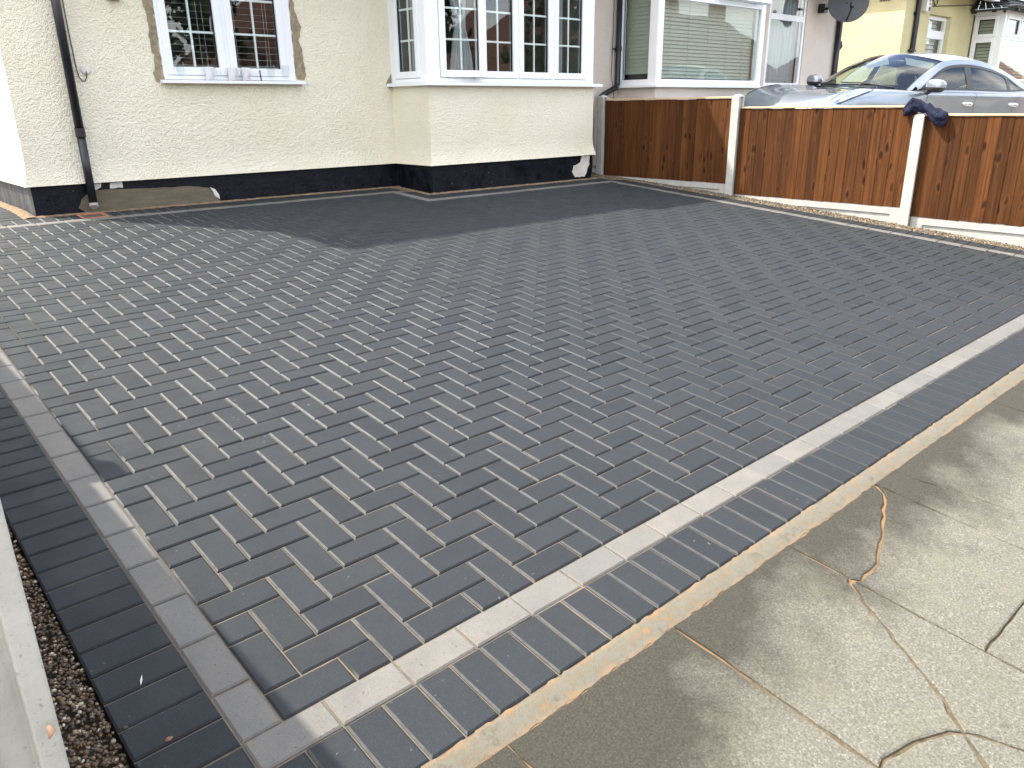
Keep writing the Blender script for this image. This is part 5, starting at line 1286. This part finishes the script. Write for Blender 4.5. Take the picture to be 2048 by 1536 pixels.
# ================================================================== small litter on the bricks
def rock(name, mat, x, y, r, label, cat, sc=(1, .8, .6)):
    bm = bmesh.new(); bmesh.ops.create_icosphere(bm, subdivisions=2, radius=1)
    for v in bm.verts:
        f = 1 + .25 * mnoise.noise(v.co * 1.7 + Vector((x * 30, y * 30, 0))); v.co = Vector((v.co.x * sc[0], v.co.y * sc[1], v.co.z * sc[2])) * r * f
    me = bpy.data.meshes.new(name); bm.to_mesh(me); bm.free(); me.materials.append(M[mat])
    o = put(bpy.data.objects.new(name, me), None, Matrix.Translation((x, y, zg(x, y) + r * .5))); tag(o, label, cat)
rock('stone_chip', 'stone_brown', -.218, .106, .0075, 'small reddish stone chip lying on a dark edging brick', 'stone', (1.2, .7, .5))
rock('pebble', 'gravel_tan', -.281, .196, .0055, 'small tan pebble on the outer end of an edging brick', 'pebble')
mb = MB()
a = Vector((-.213, .300, zg(-.213, .30) + .002)); b = Vector((-.200, .329, zg(-.2, .33) + .006)); sd = Vector((.0026, -.0012, .001))
mb.add([a, a.lerp(b, .5) + sd, b, a.lerp(b, .5) - sd, a + Vector((0, 0, .0006)), a.lerp(b, .5) + sd + Vector((0, 0, .0006)), b + Vector((0, 0, .0006)), a.lerp(b, .5) - sd + Vector((0, 0, .0006))], [(0, 1, 2, 3), (4, 5, 6, 7), (0, 1, 5, 4), (1, 2, 6, 5), (2, 3, 7, 6), (3, 0, 4, 7)])
tag(build(mb, 'feather', 'ceramic'), 'tiny white feather lying across a joint of the dark edging bricks', 'feather')

# ================================================================== ACROSS THE STREET (what the windows mirror)
def bungalow(x0, x1, y0, y1, wallmat, label):
    zb = zg(clampx((x0 + x1) / 2), -3.2) + .0
    h = thing('bungalow', label, 'house', ((x0 + x1) / 2, (y0 + y1) / 2, zb))
    mb = MB(); mb.box(x0, x1, y0, y1, zb - .3, zb + 2.7); build(mb, 'wall', wallmat, h)
    xm0, xm1, ym = x0 + 2.6, x1 - 2.6, (y0 + y1) / 2; zr = zb + 6.4; e = .4
    mb = MB(); tiled(mb, (x0 - e, y1 + e, zb + 2.7), (x1 + e, y1 + e, zb + 2.7), (xm0, ym, zr), (xm1, ym, zr), 26, 16)
    mb.add([(x0 - e, y0 - e, zb + 2.7), (x1 + e, y0 - e, zb + 2.7), (xm1, ym, zr), (xm0, ym, zr), (x0 - e, y1 + e, zb + 2.7), (x1 + e, y1 + e, zb + 2.7)], [(0, 1, 2, 3), (0, 3, 4), (1, 2, 5), (0, 1, 5, 4)])
    build(mb, 'roof', 'roof', h, recalc=False)
    for cx in (xm0 + .6, xm1 - .8):
        mb = MB(); mb.box(cx, cx + .9, ym - .3, ym + .3, zr - .8, zr + .8); mb.lathe((cx + .25, ym, zr + .8), [(.13, 0), (.10, .3), (.07, .3)], 10); mb.lathe((cx + .65, ym, zr + .8), [(.13, 0), (.10, .3), (.07, .3)], 10); build(mb, 'chimney', 'brickwork', h)
    B = basis((0, y1, 0), (-1, 0, 0), (0, 1, 0))
    for cx in (x0 + 1.8, x1 - 1.8):
        wn = build(MB(), 'window', 'upvc', h); mb = MB(); ring(mb, B, -cx - .9, -cx + .9, zb + .9, zb + 2.2, .08, .0, .04); build(mb, 'frame', 'upvc', wn)
        mb = MB(); mb.bB(B, -cx - .82, -cx + .82, .002, .012, zb + .98, zb + 2.12); build(mb, 'pane', 'black', wn)
    mb = MB(); mb.bB(B, -(x0 + x1) / 2 - .45, -(x0 + x1) / 2 + .45, .0, .05, zb, zb + 2.05); build(mb, 'door', 'stone_brown', h)
bungalow(12.8, 23.0, -23.5, -14.2, 'cream', 'bungalow across the street mirrored in the left window and the bay of the cream house')
bungalow(36.2, 47.5, -23.5, -14.2, 'grey_render', 'bungalow with two chimneys far along across the street, mirrored in the sage blind window')
bungalow(26.5, 35.0, -24.5, -15.2, 'brickwork', 'red brick bungalow across the street between the two others, mirrored in windows')
bungalow(60, 71, -24.0, -14.4, 'cream', 'cream bungalow far along across the street, mirrored in the yellow house bay')
bungalow(74, 92, -24.0, -14.4, 'brickwork', 'long brick bungalow at the far end across the street, mirrored in the yellow house bay')
bungalow(-3.5, 7.0, -24.0, -14.8, 'grey_render', 'grey bungalow across the street opposite the left fence, mirrored in windows')
def tree(x, y, h, r, label):
    zb = zg(clampx(x), -3.2); t = thing('tree', label, 'tree', (x, y, zb))
    mb = MB(); mb.tube([(x, y, zb - .2), (x + .1, y, zb + h * .3), (x - .05, y + .1, zb + h * .6), (x, y, zb + h * .85)], [.2, .15, .1, .03], 8)
    for k in range(6):
        a = k * 1.05; mb.tube([(x, y, zb + h * (.35 + .06 * k)), (x + math.cos(a) * r * .6, y + math.sin(a) * r * .6, zb + h * (.55 + .06 * k))], [.07, .02], 6)
    build(mb, 'trunk', 'bark', t)
    mb = MB(); cl = [(rng.gauss(0, .45) * r, rng.gauss(0, .45) * r, rng.uniform(.42, 1.0) * h) for _ in range(42)]
    for (a, b, c) in cl:
        for k in range(55):
            p = Vector((x + a, y + b, zb + c)) + Vector((rng.gauss(0, .28), rng.gauss(0, .28), rng.gauss(0, .22))) * r * .55
            u = Vector((rng.uniform(-1, 1), rng.uniform(-1, 1), rng.uniform(-1, 1))).normalized() * .14; v = u.orthogonal().normalized() * .09
            mb.add([p - u, p - v, p + u, p + v], [(0, 1, 2, 3)])
    build(mb, 'crown', 'leaf', t, recalc=False)
tree(10.0, -13.2, 8.0, 1.9, 'dense leafy tree across the street mirrored in the left window')
tree(25.6, -13.6, 6.2, 2.0, 'dense leafy tree across the street mirrored in the right half of the bay')
